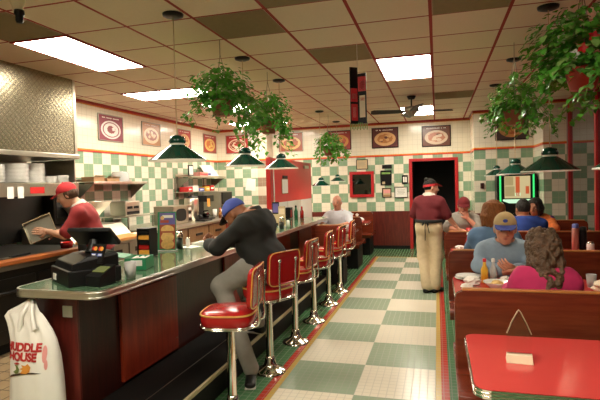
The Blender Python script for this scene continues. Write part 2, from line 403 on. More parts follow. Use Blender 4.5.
def pendant(x, y, zr, R, label):
    t = thing('pendant_lamp', label, 'lamp', (x, y, CEIL), 'green pendant lamps')
    k = R / .22
    part('canopy', 'black', t, lambda b: b.lathe([(0, CEIL - .03), (.045, CEIL - .03), (.078, CEIL - .018), (.082, CEIL - .001), (0, CEIL - .001)], (x, y, 0)))
    part('cord', 'tan', t, lambda b: b.tube([(x, y, CEIL - .03), (x, y, zr + .19 * k)], .0045, 6))
    part('shade', ['lampgreen', 'lampwhite'], t, lambda b: (b.lathe([(R, zr), (R + .003, zr + .003), (R, zr + .008)], (x, y, 0), 40, 1), b.lathe([(R, zr + .008), (R * .28, zr + .118 * k), (R * .26, zr + .122 * k)], (x, y, 0), 40, 0), b.lathe([(R * .24, zr + .116 * k), (R * .985, zr + .001), (R, zr)], (x, y, 0), 40, 1)))
    cp = part('cap', 'lampgreen', t, lambda b: b.lathe([(R * .27, zr + .136 * k), (R * .30, zr + .15 * k), (R * .24, zr + .185 * k), (R * .10, zr + .20 * k), (0, zr + .20 * k)], (x, y, 0), 24))
    part('vent_ring', 'lampwhite', cp, lambda b: b.lathe([(R * .235, zr + .116 * k), (R * .245, zr + .137 * k)], (x, y, 0), 24))
    part('bulb', 'bulb', t, lambda b: (b.ell((x, y, zr + .055 * k), (.03, .03, .034)), b))
for i, (x, y, z, r, lb) in enumerate(((-1.96, 3.45, 1.73, .225, 'large green pendant lamp over the counter near the menu stand, first of its row'),
        (-1.96, 4.86, 1.73, .22, 'green pendant lamp above the black-jacketed man, second over the counter'),
        (-1.94, 6.04, 1.73, .22, 'green pendant lamp over the counter in front of the red partition'),
        (-2.08, 8.88, 1.48, .18, 'low green pendant lamp between the red partition and the old man in pale blue'),
        (-2.09, 10.5, 1.565, .17, 'smallest green pendant lamp against the back wall beside the dark mirror'),
        (.87, 4.3, 1.57, .215, 'large dark green pendant lamp above the man in the tan and blue cap'),
        (.86, 6.02, 1.57, .20, 'green pendant lamp in front of the jukebox'),
        (.83, 7.55, 1.57, .165, 'small green pendant lamp above the youth in the maroon cap'),
        (.87, 2.38, 1.55, .215, 'green pendant lamp over the nearest red table, mostly out of frame'))):
    pendant(x, y, z, r, lb)

# ceiling fan
fx, fy = -.37, 7.99
t = thing('ceiling_fan', 'dark ceiling fan with brass motor in front of a bright panel', 'fan', (fx, fy, CEIL))
part('downrod', 'black', t, lambda b: (b.lathe([(0, CEIL - .05), (.05, CEIL - .05), (.07, CEIL - .001), (0, CEIL - .001)], (fx, fy, 0)), b.tube([(fx, fy, CEIL - .05), (fx, fy, 2.70)], .012)))
part('motor', 'steel_d', t, lambda b: b.lathe([(0, 2.72), (.06, 2.71), (.115, 2.69), (.12, 2.64), (.07, 2.60), (.045, 2.56), (0, 2.55)], (fx, fy, 0), 24))
for k in range(4):
    a = math.radians(12 + 90 * k)
    def bl(b):
        b.T = Matrix.Translation((fx, fy, 2.635)) @ Matrix.Rotation(a, 4, 'Z') @ Matrix.Rotation(.26, 4, 'X')
        b.prism([(.10, -.03), (.20, -.06), (.60, -.08), (.64, -.05), (.64, .05), (.60, .08), (.20, .06), (.10, .03)], -.004, .004)
    part('blade', 'black', t, bl)

# hanging advertising sign
sx, sy = -.72, 4.72
t = thing('hanging_sign', 'two-faced printed advertising sign hanging on a thread over the aisle', 'sign', (sx, sy, CEIL))
part('thread', 'paper', t, lambda b: b.tube([(sx, sy, CEIL - .001), (sx, sy, 2.60)], .0025, 5))
def sgn(b):
    for s, mi, w in ((-1, 0, .085), (1, 1, .085)):
        b.T = Matrix.Translation((sx, sy, 0)) @ Matrix.Rotation(math.radians(38 if s < 0 else -10), 4, 'Z')
        xa, xb = (0, -w) if s < 0 else (0, w)
        b.box(xa, xb, -.004, .004, 2.09, 2.60 + (.03 if s < 0 else -.03), 0)
        f = -.0055
        def q(u0, u1, z0, z1, m):
            u0, u1 = (xa + (xb - xa) * u0, xa + (xb - xa) * u1)
            b.box(u0, u1, f, -.004, z0, z1, m)
        if s < 0:
            q(.1, .95, 2.30, 2.43, 1); q(.2, .8, 2.33, 2.38, 2); q(.1, .9, 2.12, 2.28, 1); q(.3, .7, 2.15, 2.25, 3)
        else:
            q(.05, .95, 2.40, 2.54, 1); q(.3, .8, 2.42, 2.50, 2); q(.2, .85, 2.15, 2.36, 4); q(.3, .8, 2.31, 2.34, 1)
        b.T = Matrix.Identity(4)
M['signred'] = plain('sign_red', (.60, .04, .05), .4); M['signpink'] = plain('sign_pink', (.72, .30, .28), .4); M['signcream'] = plain('sign_cream', (.78, .64, .45), .4)
part('printed_panel', ['black', 'signred', 'signpink', 'signpink', 'signcream'], t, sgn)
def fringe(b):
    for k in range(11):
        u = -.08 + k * .016
        b.box(sx + u, sx + u + .008, sy - .012, sy - .008, 2.03 + .012 * (k % 2), 2.10)
part('fringe', 'leaf_pale', t, fringe)

# camera-like fixture hanging from the ceiling by the hood
cx, cy = -2.80, 2.80
t = thing('security_camera', 'cream ceiling bracket with a short black camera barrel near the hood', 'camera', (cx, cy, CEIL))
part('bracket', 'cream', t, lambda b: b.lathe([(.05, CEIL - .001), (.05, CEIL - .03), (.036, CEIL - .06), (.036, 2.79), (0, 2.79)], (cx, cy, 0), 16))
part('barrel', 'black', t, lambda b: b.lathe([(0, 2.79), (.032, 2.788), (.034, 2.76), (.026, 2.75), (.026, 2.715), (.02, 2.70), (0, 2.70)], (cx + .012, cy, 0), 16))

# ------------------------------------------------------------------ hanging plants
def leaf(b, p, d, n, L, mat=0):
    d = d.normalized(); n = (n - d * n.dot(d))
    if n.length < 1e-4: n = d.orthogonal()
    n.normalize(); s = d.cross(n); w = L * .42
    m1 = p + d * L * .35 - n * L * .06; m2 = p + d * L * .72 - n * L * .10; tip = p + d * L - n * L * .28
    vs = [p, m1 + s * w + n * L * .10, m1, m1 - s * w + n * L * .10, m2 + s * w * .72 + n * L * .04, m2, m2 - s * w * .72 + n * L * .04, tip]
    b.add([tuple(v) for v in vs], [(0, 2, 1), (0, 3, 2), (1, 2, 5, 4), (2, 3, 6, 5), (4, 5, 7), (5, 6, 7)], mat, True)
def plant(x, y, zc, hook, R, h, nl, vines, label, seed, Ls=.062, pot='terracotta', pale=.2, flowers=False, vl=.35):
    rnd = random.Random(seed)
    t = thing('hanging_plant', label, 'plant', (x, y, CEIL), 'hanging ivy baskets')
    zp = zc - h * .25
    part('pot', pot, t, lambda b: b.lathe([(0, zp - .13), (.075, zp - .13), (.11, zp), (.115, zp + .01), (.10, zp + .01), (.095, zp - .01), (0, zp - .01)], (x, y, 0), 20))
    def hg(b):
        b.tube([(x, y, CEIL - .001), (x, y, hook)], .004, 5)
        for k in range(3):
            a = 2 * PI * k / 3 + .4
            b.tube([(x, y, hook), (x + .105 * math.cos(a), y + .105 * math.sin(a), zp)], .0035, 5)
    part('hanger', 'wire', t, hg)
    fb = MB(); sb = MB()
    for i in range(nl):
        a = rnd.uniform(0, 2 * PI); u = rnd.uniform(-.85, 1); q = math.sqrt(max(0, 1 - u * u)); k = rnd.uniform(.45, 1.0)
        dirv = Vector((q * math.cos(a), q * math.sin(a), u))
        p = Vector((x + R * k * dirv.x, y + R * k * dirv.y, zc + h * .5 * k * dirv.z))
        d = Vector((dirv.x + rnd.uniform(-.6, .6), dirv.y + rnd.uniform(-.6, .6), -.35 + rnd.uniform(-.5, .5)))
        leaf(fb, p, d, Vector((dirv.x * .5, dirv.y * .5, 1 + rnd.uniform(-.4, .4))), Ls * rnd.uniform(.7, 1.25), 1 if rnd.random() < pale else 0)
    for i in range(vines):
        a = rnd.uniform(0, 2 * PI); ln = rnd.uniform(.2, 1) * vl; r0 = .09
        p = Vector((x + r0 * math.cos(a), y + r0 * math.sin(a), zp + .02)); pts = [p.copy()]
        rr = R * rnd.uniform(.65, 1.45); n = 9
        for j in range(1, n + 1):
            s = j / n
            hx = r0 + (rr - r0) * min(1, s * 1.9); zz = zp + .06 * math.sin(min(1, s * 2.2) * PI) - ln * max(0, s - .28) / .72
            ang = a + .35 * math.sin(s * 4 + i)
            p = Vector((x + hx * math.cos(ang), y + hx * math.sin(ang), zz)); pts.append(p)
        sb.tube([tuple(q) for q in pts], .0028, 4)
        for j in range(1, n + 1):
            for rep in range(2):
                out = Vector((math.cos(a + rnd.uniform(-1.5, 1.5)), math.sin(a + rnd.uniform(-1.5, 1.5)), rnd.uniform(-.9, .1)))
                leaf(fb, pts[j] + Vector((rnd.uniform(-.015, .015), rnd.uniform(-.015, .015), rnd.uniform(-.02, .02))), out, Vector((out.x * .6, out.y * .6, 1)), Ls * rnd.uniform(.75, 1.2), 1 if rnd.random() < pale else 0)
    fb.build('foliage', ['leaf', 'leaf_pale'], t); sb.build('vine_stems', 'leaf', t)
    if flowers:
        for k, (dx, dy, dz, mm) in enumerate(((-.16, -.17, .03, 'paper'), (-.06, -.22, -.05, 'redcap'), (.0, -.23, .01, 'redcap'), (-.10, -.2, -.08, 'paper'))):
            def fl(b):
                for q in range(5):
                    aa = 2 * PI * q / 5; leaf(b, Vector((x + dx, y + dy, zc + dz)), Vector((math.cos(aa), -.5, math.sin(aa))), Vector((0, -1, 0)), .035)
            part('blossom', mm, t, fl)
plant(-1.91, 4.19, 2.42, 2.74, .31, .46, 620, 22, 'full trailing ivy in a hanging basket between the first two pendant lamps', 3, .055, vl=.30)
plant(-1.93, 5.56, 2.40, 2.76, .29, .52, 520, 24, 'trailing ivy basket hanging over the counter behind the fullest basket', 5, .055, vl=.40)
plant(-2.03, 9.40, 2.32, 2.78, .27, .46, 420, 20, 'small far ivy basket hanging in front of the back wall pictures', 8, .07, vl=.30)
plant(.93, 3.60, 2.36, 2.74, .36, .56, 1350, 30, 'huge trailing plant hanging over the booths nearest the camera', 11, .052, 'potred', .25, True, vl=.36)
plant(.76, 5.30, 2.30, 2.72, .25, .44, 560, 22, 'trailing ivy basket hanging behind the huge plant over the booths', 14, .05, 'terracotta', .35, vl=.26)

# ------------------------------------------------------------------ framed pictures of dishes on the walls
FOODS = [((.23, .035, .06), (.72, .66, .62), (.25, .05, .05)), ((.42, .18, .06), (.70, .55, .36), (.30, .07, .04)), ((.40, .04, .04), (.66, .44, .22), (.48, .17, .05)),
         ((.35, .03, .03), (.70, .50, .16), (.55, .16, .04)), ((.38, .03, .03), (.74, .62, .46), (.24, .06, .03)), ((.30, .07, .03), (.62, .40, .14), (.40, .10, .03)),
         ((.33, .04, .03), (.60, .28, .06), (.50, .10, .04)), ((.10, .02, .02), (.62, .36, .16), (.42, .17, .05)), ((.15, .05, .03), (.66, .50, .36), (.48, .18, .10)), ((.05, .03, .03), (.42, .20, .06), (.30, .09, .03))]
def poster(i, wall, u0, u1, z0, z1, P, label):
    w, h = u1 - u0, z1 - z0
    T = {'left': Matrix.Translation((P, (u0 + u1) / 2, (z0 + z1) / 2)) @ Matrix.Rotation(PI / 2, 4, 'Z'), 'back': Matrix.Translation(((u0 + u1) / 2, P, (z0 + z1) / 2))}[wall]
    t = thing('food_poster', label, 'picture', tuple(T.translation), 'food pictures high on the tiled walls')
    bg, pl, fd = FOODS[i]
    ms = []
    for k, c in enumerate((bg, pl, fd)):
        nm = 'poster_%d_%s' % (i, 'abc'[k]); M[nm] = plain(nm, c, .3, var=.35 if k == 2 else .12, scale=34 if k == 2 else 8); ms.append(nm)
    def fr(b):
        b.T = T; e = .016
        b.box(-w / 2, w / 2, -.02, -.001, h / 2 - e, h / 2); b.box(-w / 2, w / 2, -.02, -.001, -h / 2, -h / 2 + e)
        b.box(-w / 2, -w / 2 + e, -.02, -.001, -h / 2 + e, h / 2 - e); b.box(w / 2 - e, w / 2, -.02, -.001, -h / 2 + e, h / 2 - e)
    part('frame', 'blackm' if i > 5 else 'steel_d', t, fr, .003)
    def pr(b):
        b.T = T; e = .016; rnd = random.Random(i * 5 + 1)
        b.box(-w / 2 + e, w / 2 - e, -.012, -.002, -h / 2 + e, h / 2 - e, 0)
        def disc(cx, cz, rx, rz, yy, m, n=28, wob=0):
            b.add([(cx + rx * (1 + wob * rnd.uniform(-1, 1)) * math.cos(2 * PI * k / n), yy, cz + rz * (1 + wob * rnd.uniform(-1, 1)) * math.sin(2 * PI * k / n)) for k in range(n)], [tuple(range(n))], m)
        rx, rz = w * .40, h * .34
        disc(0, -h * .06, rx, rz, -.0125, 1)
        if i in (0, 4):
            disc(0, -h * .06, rx * .84, rz * .84, -.0130, 0); disc(0, -h * .06, rx * .74, rz * .74, -.0132, 1)
        disc(0, -h * .05, rx * (.42 if i == 0 else .74), rz * (.42 if i == 0 else .66), -.0135, 2, wob=.10)
        for k in range(2 if i == 0 else 9):
            disc(rnd.uniform(-.45, .45) * rx, -h * .05 + rnd.uniform(-.4, .4) * rz, rx * .17, rz * .2, -.0138 - k * .0001, rnd.choice((0, 1, 1)), 9, .25)
        n = 16   # a strip of unreadable title marks along the top
        for k in range(n):
            x = -w * .34 + w * .68 * k / n
            if rnd.random() < .85: b.box(x, x + w * .030, -.0128, -.012, h * .355, h * (.385 + .02 * rnd.random()), 3)
    part('print', ms + ['paper'], t, pr)
poster(0, 'left', 6.54, 7.17, 2.30, 2.73, XL, 'plum red poster of a ringed white plate, nearest the steel hood')
poster(1, 'left', 7.72, 8.33, 2.31, 2.74, XL, 'brown food poster on the kitchen side wall, second from the steel hood')
poster(2, 'left', 8.98, 9.53, 2.31, 2.74, XL, 'red food poster partly behind the first pendant lamp cord')
poster(3, 'left', 10.12, 10.78, 2.31, 2.74, XL, 'narrow-looking red and orange food poster at the kitchen corner')
poster(4, 'back', -4.86, -4.28, 2.30, 2.74, YK, 'red poster of a white plate with brown meat above the second pendant lamp')
poster(5, 'back', -3.66, -3.05, 2.31, 2.77, YB, 'orange food poster behind the second ivy basket')
poster(6, 'back', -2.45, -1.90, 2.30, 2.75, YB, 'red and orange food poster behind the small far ivy basket')
poster(7, 'back', -1.42, -.82, 2.30, 2.76, YB, 'dark poster of an orange dish, alone on bare cream tiles')
poster(8, 'back', -.31, .31, 2.28, 2.74, YB, 'pale brown food poster above the red-framed doorway')
poster(9, 'back', 1.10, 1.70, 2.27, 2.80, YBAY, 'dark food poster above the jukebox behind trailing leaves')

# ------------------------------------------------------------------ notices and small things on the back wall
def framed(name, label, cat, x0, x1, z0, z1, Y, fm, pm, e=.02, marks=None, d=.02):
    t = thing(name, label, cat, ((x0 + x1) / 2, Y, (z0 + z1) / 2))
    def fr(b):
        b.box(x0, x1, Y - d, Y - .001, z1 - e, z1); b.box(x0, x1, Y - d, Y - .001, z0, z0 + e); b.box(x0, x0 + e, Y - d, Y - .001, z0 + e, z1 - e); b.box(x1 - e, x1, Y - d, Y - .001, z0 + e, z1 - e)
    part('frame', fm, t, fr, .003)
    def sh(b):
        b.box(x0 + e, x1 - e, Y - d * .5, Y - .002, z0 + e, z1 - e, 0)
        for (a, c, p, q, m) in marks or []:
            b.box(x0 + (x1 - x0) * a, x0 + (x1 - x0) * c, Y - d * .5 - .002, Y - d * .5, z0 + (z1 - z0) * p, z0 + (z1 - z0) * q, m)
    part('sheet', pm, t, sh); return t
lines = [(.2, .8, .70, .73, 1), (.2, .75, .58, .61, 1), (.25, .8, .46, .49, 1), (.2, .7, .34, .37, 1)]
framed('certificate', 'framed yellowish certificate above the dark mirror', 'certificate', -1.79, -1.52, 1.83, 2.06, YB, 'blackm', ['tan', 'steel_d'], .014, lines)
framed('wall_mirror', 'dark mirror in a wide red frame on the checkered wall', 'mirror', -1.95, -1.39, 1.19, 1.78, YB, 'red_frame', 'mirror', .065, None, .035)
framed('notice_board', 'dark framed notice with a pale spot below the small black plate', 'notice', -1.24, -.99, 1.45, 1.79, YB, 'black', ['blackm', 'leaf_pale', 'tan'], .012, [(.1, .9, .75, .88, 1), (.15, .4, .08, .25, 2)])
framed('framed_photo', 'small brown framed photo hung under the dark notice', 'picture', -1.21, -1.0, 1.17, 1.39, YB, 'mahog_dark_and_shade', ['tan', 'signpink', 'brown'], .022, [(.15, .85, .45, .8, 1), (.15, .85, .15, .3, 2)])
framed('light_switch_panel', 'small black panel with two white strips near the doorway', 'switch', -.76, -.63, 1.47, 1.67, YB, 'black', ['blackm', 'paper'], .012, [(.2, .44, .2, .8, 1), (.56, .8, .2, .8, 1)])
framed('framed_certificate', 'white framed certificate hung beside the red doorway frame', 'certificate', -.93, -.64, 1.16, 1.41, YB, 'blackm', ['paper', 'steel_d'], .014, lines)
t = thing('name_plate', 'small black plate fixed above the dark framed notice', 'plate', (-1.1, YB, 1.87))
part('plate', 'black', t, lambda b: b.box(-1.2, -.98, YB - .015, YB - .001, 1.83, 1.915), .004)
t = thing('wall_box', 'small dark brown box on the checkered wall beside the jukebox', 'box', (.85, YBAY, 1.40))
part('cover', 'mahog_dark_and_shade', t, lambda b: b.box(.82, .885, YBAY - .03, YBAY - .001, 1.345, 1.455), .006)
t = thing('paper_sign', 'plain white paper taped to the kitchen wall tiles', 'notice', (-4.3, YK, 1.5))
part('sheet', 'paper', t, lambda b: b.prism([(-4.40, 1.42), (-4.14, 1.40), (-4.13, 1.68), (-4.34, 1.70)], 0, .003) or None)
o = kids(t)[0]
me = o.data
for v in me.vertices:      # stand the sheet upright against the wall
    X, Y, Z = v.co + Vector(t['_abs']); v.co = Vector((X, YK - .004 - Z, Y)) - Vector(t['_abs'])
# ------------------------------------------------------------------ the service counter
CT = .95
t = thing('service_counter', 'long diner counter with green top, metal edge and red wood side', 'counter', (-2.15, 5.9, 0))
top = rrect(-2.44, -1.83, 2.305, 8.22, .09, 6)
part('worktop', 'marble', t, lambda b: b.prism(top, .908, CT - .0008))
def edge(b):
    o = rrect(-2.452, -1.818, 2.293, 8.232, .10, 6); i = top; n = len(o)
    vs = [(x, y, .903) for x, y in o] + [(x, y, CT) for x, y in o] + [(x, y, CT) for x, y in i] + [(x, y, .903) for x, y in i]
    b.add(vs, [f for k in range(n) for j in [(k + 1) % n] for f in ((k, j, n + j, n + k), (n + k, n + j, 2 * n + j, 2 * n + k), (3 * n + k, 3 * n + j, j, k), (2 * n + k, 2 * n + j, 3 * n + j, 3 * n + k))])
    for z in (.912, .941): b.tube([(x, y, z) for x, y in o], .0035, 5, 0, False, True)
part('metal_edge', 'edgemetal', t, edge)
part('body', 'mahog_dark_and_shade', t, lambda b: b.box(-2.42, -2.12, 2.46, 8.19, 0, .902))  # wood darkened to carry the shade beneath the overhang
part('end_panel', 'mahog', t, lambda b: b.box(-2.44, -2.10, 2.44, 2.46, .0, .902), .003)
for k, (a, c) in enumerate(((2.86, 3.60), (4.55, 5.40), (6.0, 6.85), (7.35, 8.10))):
    sp = part('side_panel', 'redwood', t, lambda b: b.box(-2.12, -2.095, a, c, .19, .80), .004)
    part('screw', 'chrome', sp, lambda b: b.ell((-2.095, c - .03, .28), (.004, .008, .008)))
part('foot_step', 'blackm', t, lambda b: b.box(-2.095, -1.555, 2.46, 6.98, 0, .175))
part('step_trim', 'brass', t, lambda b: b.box(-1.568, -1.546, 2.46, 6.98, .155, .182), .003)
part('step_joint', 'steel_d', t, lambda b: b.box(-1.81, -1.802, 2.46, 6.98, .175, .1765))
sw = part('wall_plate', 'white', t, lambda b: b.box(-2.20, -2.13, 2.432, 2.44, .755, .825), .004)
part('bag_hook', 'chrome', t, lambda b: b.tube([(-2.33, 2.44, .868), (-2.33, 2.40, .868), (-2.33, 2.385, .88)], .006, 6))

# ------------------------------------------------------------------ stools
def make_stool(label):
    t = thing('counter_stool', label, 'stool', (0, 0, 0), 'red swivel stools along the counter')
    part('post', 'chrome', t, lambda b: b.lathe([(.030, .05), (.030, .592), (.09, .598), (.10, .604), (0, .604)], (0, 0, 0), 24))
    part('floor_flange', 'chrome', t, lambda b: b.lathe([(.130, 0), (.128, .012), (.115, .020), (.075, .034), (.052, .060), (.042, .10), (.036, .125), (.0305, .13)], (0, 0, 0), 32))
    def rim(b):
        a = [(1.0, .606), (1.035, .608), (1.04, .616), (1.035, .626), (1.0, .628)]
        b.loft([[(x, y, z) for x, y in sq(.175 * k, .175 * k, 40, 3.4)] for k, z in a])
        for z in (.612, .622): b.tube([(x, y, z) for x, y in sq(.183, .183, 40, 3.4)], .004, 6, 0, False, True)
    part('seat_rim', 'chrome', t, rim)
    st = part('seat', 'redvinyl', t, lambda b: b.loft([[(x, y, z) for x, y in sq(.175 * k, .175 * k, 40, 3.4)] for k, z in ((.97, .628), (1.01, .645), (1.02, .67), (1.01, .692), (.985, .703), (.9, .712), (.7, .718), (.35, .721), (.05, .722))]))
    part('seat_piping', 'gold', st, lambda b: b.tube([(x, y, .699) for x, y in sq(.178, .178, 48, 3.4)], .006, 8, 0, False, True))
    def bo(n=44): return sq(.178, .132, n, 6.5)
    def bx(u): return .190 - .55 * u * u     # the panel curves round the sitter
    def back(b):
        loops = []
        for d, k in ((0, .93), (-.008, 1.0), (-.030, 1.0), (-.038, .93)):
            loops.append([(bx(u) + d + .02 + .08 * w, u, .870 + w) for u, w in [(p[0] * k, p[1] * k) for p in bo()]])
        b.loft(loops)
    bk = part('backrest', 'redvinyl', t, back)
    part('back_piping', 'gold', bk, lambda b: (b.tube([(bx(u) + .018 + .08 * w, u, .870 + w) for u, w in bo()], .0042, 8, 0, False, True), b))
    for s in (-1, 1):
        u = .095 * s
        part('back_support', 'chrome', t, lambda b: (b.tube([(.12, u, .61), (.175, u, .612), (.207, u, .625), (.217, u, .66), (bx(u) + .028, u, .78), (bx(u) + .036, u, .935)], .0085, 8), b.ell((bx(u) + .036, u, .935), (.012, .016, .016))))
    return t
SX = -1.34
st_lab = ['empty red counter stool nearest the register, whole seat in view', 'red counter stool under the man in the black jacket, turned outward', 'red counter stool just beyond the man in the black jacket',
          'red counter stool fourth along the counter', 'red counter stool fifth along the counter, its back turned wide', 'last red counter stool, next to the small booths']
st0 = make_stool(st_lab[0]); st0.location = (SX, 2.97, 0); st0.rotation_euler = (0, 0, math.radians(9))
for i, (y, th) in enumerate(((3.73, 24), (4.48, 3), (5.21, -3), (5.98, 3), (6.72, -4))):
    dup(st0, (SX, y, 0), math.radians(-th), st_lab[i + 1])

# ------------------------------------------------------------------ things on the counter
# cash register
A = Matrix.Translation((-2.16, 2.585, CT)) @ Matrix.Rotation(math.radians(-33), 4, 'Z') @ Matrix.Scale(1.12, 4)
t = thing('cash_register', 'black cash register terminal with tilted screen on the near counter end', 'register', (-2.10, 2.60, CT))
def rg(fn):
    def g(b): b.T = A; fn(b)
    return g
part('drawer', 'black', t, rg(lambda b: b.box(-.16, .17, -.13, .15, .001, .085)), .006)
part('housing', 'black', t, rg(lambda b: b.loft([[(-.15, -.115, .086), (.16, -.115, .086), (.16, .14, .086), (-.15, .14, .086)], [(-.15, -.10, .12), (.16, -.10, .12), (.16, .14, .15), (-.15, .14, .15)], [(-.13, -.02, .15), (.15, -.02, .15), (.15, .13, .165), (-.13, .13, .165)]], 0, False)), .006)
part('sticker', 'paper', t, rg(lambda b: b.box(-.11, -.055, -.1325, -.1302, .015, .05)))
S = Matrix.Translation((-2.13, 2.66, 1.225)) @ Matrix.Rotation(math.radians(8), 4, 'Z') @ Matrix.Rotation(math.radians(-38), 4, 'X')
def scr(b): b.T = S; b.box(-.145, .145, -.085, .085, -.018, .012)
sc = part('screen', 'black', t, scr, .008)
def scf(b): b.T = S; b.box(-.13, .13, -.07, .07, .0123, .0145)
part('display', 'blackm', sc, scf)
part('screen_stand', 'black', t, lambda b: b.tube([(-2.13, 2.64, CT + .17), (-2.13, 2.655, 1.17), (-2.13, 2.66, 1.205)], [.05, .035, .03], 12))
R2 = Matrix.Translation((-2.005, 2.50, CT)) @ Matrix.Rotation(math.radians(-8), 4, 'Z')
M['cardred'] = plain('card_red', (.55, .03, .02), .4); M['cardorange'] = plain('card_orange', (.80, .36, .05), .4); M['cardblue'] = plain('card_blue', (.10, .13, .40), .4); M['cardwhite'] = plain('card_white', (.7, .7, .72), .4)
def plate(b):
    b.T = R2 @ Matrix.Translation((-.005, .03, .185)) @ Matrix.Rotation(math.radians(-18), 4, 'X')
    b.box(-.052, .052, -.006, .006, -.065, .055, 0)
    def disc(cx, cz, r, yy, m): b.add([(cx + r * math.cos(2 * PI * k / 16), yy, cz + r * math.sin(2 * PI * k / 16)) for k in range(16)], [tuple(range(16))], m)
    for cx in (-.025, .025):
        disc(cx - .007, .025, .0135, -.0065, 1); disc(cx + .007, .025, .0135, -.0068, 2)
        b.box(cx - .018, cx + .018, -.0075, -.0065, -.022, -.004, 3); b.box(cx - .013, cx + .013, -.0082, -.0075, -.017, -.009, 4)
part('card_plate', ['black', 'cardred', 'cardorange', 'cardblue', 'cardwhite'], t, plate)
cr = part('card_reader', 'black', t, lambda b: (setattr(b, 'T', R2), b.loft([[(-.01, -.07, .001), (.105, -.07, .001), (.105, .06, .001), (-.01, .06, .001)], [(-.01, -.07, .06), (.105, -.07, .06), (.105, .06, .115), (-.01, .06, .115)]], 0, False)), .006)
def lcd(b): b.T = R2 @ Matrix.Translation((.048, 0, .092)) @ Matrix.Rotation(math.radians(23), 4, 'X'); b.box(-.045, .045, -.03, .03, -.001, .003)
part('customer_display', 'lcd', cr, lcd)
# crumpled receipt
t = thing('crumpled_wrapper', 'crumpled pale wrapper beside the card reader on the counter', 'wrapper', (-1.955, 2.47, CT))
def crump(b, c, r, seed, n=12, k=7, flat=.6):
    rnd = random.Random(seed); loops = []
    for j in range(1, k):
        a = PI * j / k
        loops.append([(c[0] + r * math.sin(a) * math.cos(2 * PI * i / n) * rnd.uniform(.65, 1.15), c[1] + r * math.sin(a) * math.sin(2 * PI * i / n) * rnd.uniform(.65, 1.15), c[2] + r * flat * (1 - math.cos(a) * rnd.uniform(.85, 1.0))) for i in range(n)])
    b.loft(loops, 0, False, True)
part('foil', 'dirtypaper', t, lambda b: crump(b, (-1.955, 2.47, CT + .001), .024, 4))

def cup(x, y, z, r0, r1, h, name, label, cat, mt, fill=None, group=None, fm='sauce'):
    t = thing(name, label, cat, (x, y, z), group)
    part('cup_wall', mt, t, lambda b: b.lathe([(0, z + .001), (r0, z + .001), (r1, z + h), (r1 - .003, z + h), (r0 - .003, z + .006), (0, z + .006)], (x, y, 0), 24))
    if fill: part('contents', fm, t, lambda b: b.lathe([(0, z + .0075), (r0 - .004, z + .0075), (r0 - .004 + (r1 - r0) * fill, z + h * fill), (0, z + h * fill)], (x, y, 0), 20))
    return t
cup(-1.90, 2.70, CT, .030, .038, .105, 'plastic_cup', 'clear plastic cup on the counter beside the green box', 'cup', 'clear', .5, None, 'tan')
t = thing('green_box', 'small open green box with a white label on the counter', 'box', (-2.07, 3.05, CT))
GB = Matrix.Translation((-2.07, 3.05, CT)) @ Matrix.Rotation(math.radians(15), 4, 'Z')
def gb(b):
    b.T = GB; x, y, h, e = .075, .09, .085, .004
    b.box(-x, x, -y, -y + e, .001, h); b.box(-x, x, y - e, y, .001, h); b.box(-x, -x + e, -y + e, y - e, .001, h); b.box(x - e, x, -y + e, y - e, .001, h); b.box(-x + e, x - e, -y + e, y - e, .001, .005)
part('tray', 'greenbox', t, gb, .002)
part('packets', 'paper', t, lambda b: (setattr(b, 'T', GB), [b.box(-.06 + .02 * k, -.045 + .02 * k, -.075, .07, .006, .07 + .01 * (k % 2)) for k in range(6)]))
part('label_card', 'paper', t, lambda b: (setattr(b, 'T', GB), b.box(-.03, .05, -.0925, -.0902, .03, .07)))
part('lid_flap', 'greenbox', t, lambda b: (setattr(b, 'T', GB @ Matrix.Translation((-.075, 0, .086)) @ Matrix.Rotation(math.radians(8), 4, 'Y')), b.box(-.16, 0, -.09, .09, 0, .004)))

# jelly caddy
t = thing('jelly_caddy', 'black caddy of jelly packets on the counter beside the menu stand', 'caddy', (-2.36, 3.60, CT))
part('rack', 'black', t, lambda b: (b.box(-2.42, -2.30, 3.54, 3.66, CT + .001, CT + .02), b.box(-2.42, -2.415, 3.54, 3.66, CT + .02, CT + .24), b.box(-2.305, -2.30, 3.54, 3.66, CT + .02, CT + .24), b.box(-2.415, -2.305, 3.655, 3.66, CT + .02, CT + .24), b.box(-2.415, -2.305, 3.54, 3.655, CT + .23, CT + .24)), .002)
for k in range(5):
    part('packet', ['cardorange', 'ketchup', 'blackm', 'cardorange', 'blackm'][k], t, lambda b: b.box(-2.41, -2.31, 3.545, 3.65, CT + .022 + .041 * k, CT + .058 + .041 * k), .004)
# menu stand
t = thing('menu_stand', 'tall printed menu card with yellow dish picture standing on the counter', 'menu', (-2.37, 3.92, CT))
MS = Matrix.Translation((-2.37, 3.92, CT)) @ Matrix.Rotation(math.radians(10), 4, 'Z') @ Matrix.Rotation(math.radians(-5), 4, 'X')
M['menubg'] = plain('menu_red', (.36, .07, .04), .3); M['menuyel'] = plain('menu_yellow', (.72, .46, .16), .3, var=.4, scale=40); M['menublue'] = plain('menu_blue', (.14, .12, .34), .3)
def menu(b):
    b.T = MS
    b.box(-.085, .085, -.004, .004, .01, .355, 0); b.box(-.066, .080, -.0055, -.004, .02, .345, 1)
    def disc(cx, cz, rx, rz, yy, m): b.add([(cx + rx * math.cos(2 * PI * k / 24), yy, cz + rz * math.sin(2 * PI * k / 24)) for k in range(24)], [tuple(range(24))], m)
    b.box(-.066, .080, -.0062, -.0055, .24, .345, 3)
    for k in range(3): disc(.008, .06 + .065 * k, .062, .045, -.0064 - .0002 * k, 2)
    b.box(-.04, .06, -.0068, -.0062, .30, .325, 4); b.box(-.06, .02, -.0068, -.0062, .255, .28, 1); disc(-.04, .30, .018, .018, -.0069, 2); b.box(-.06, .075, -.0075, -.0068, .165, .18, 1)
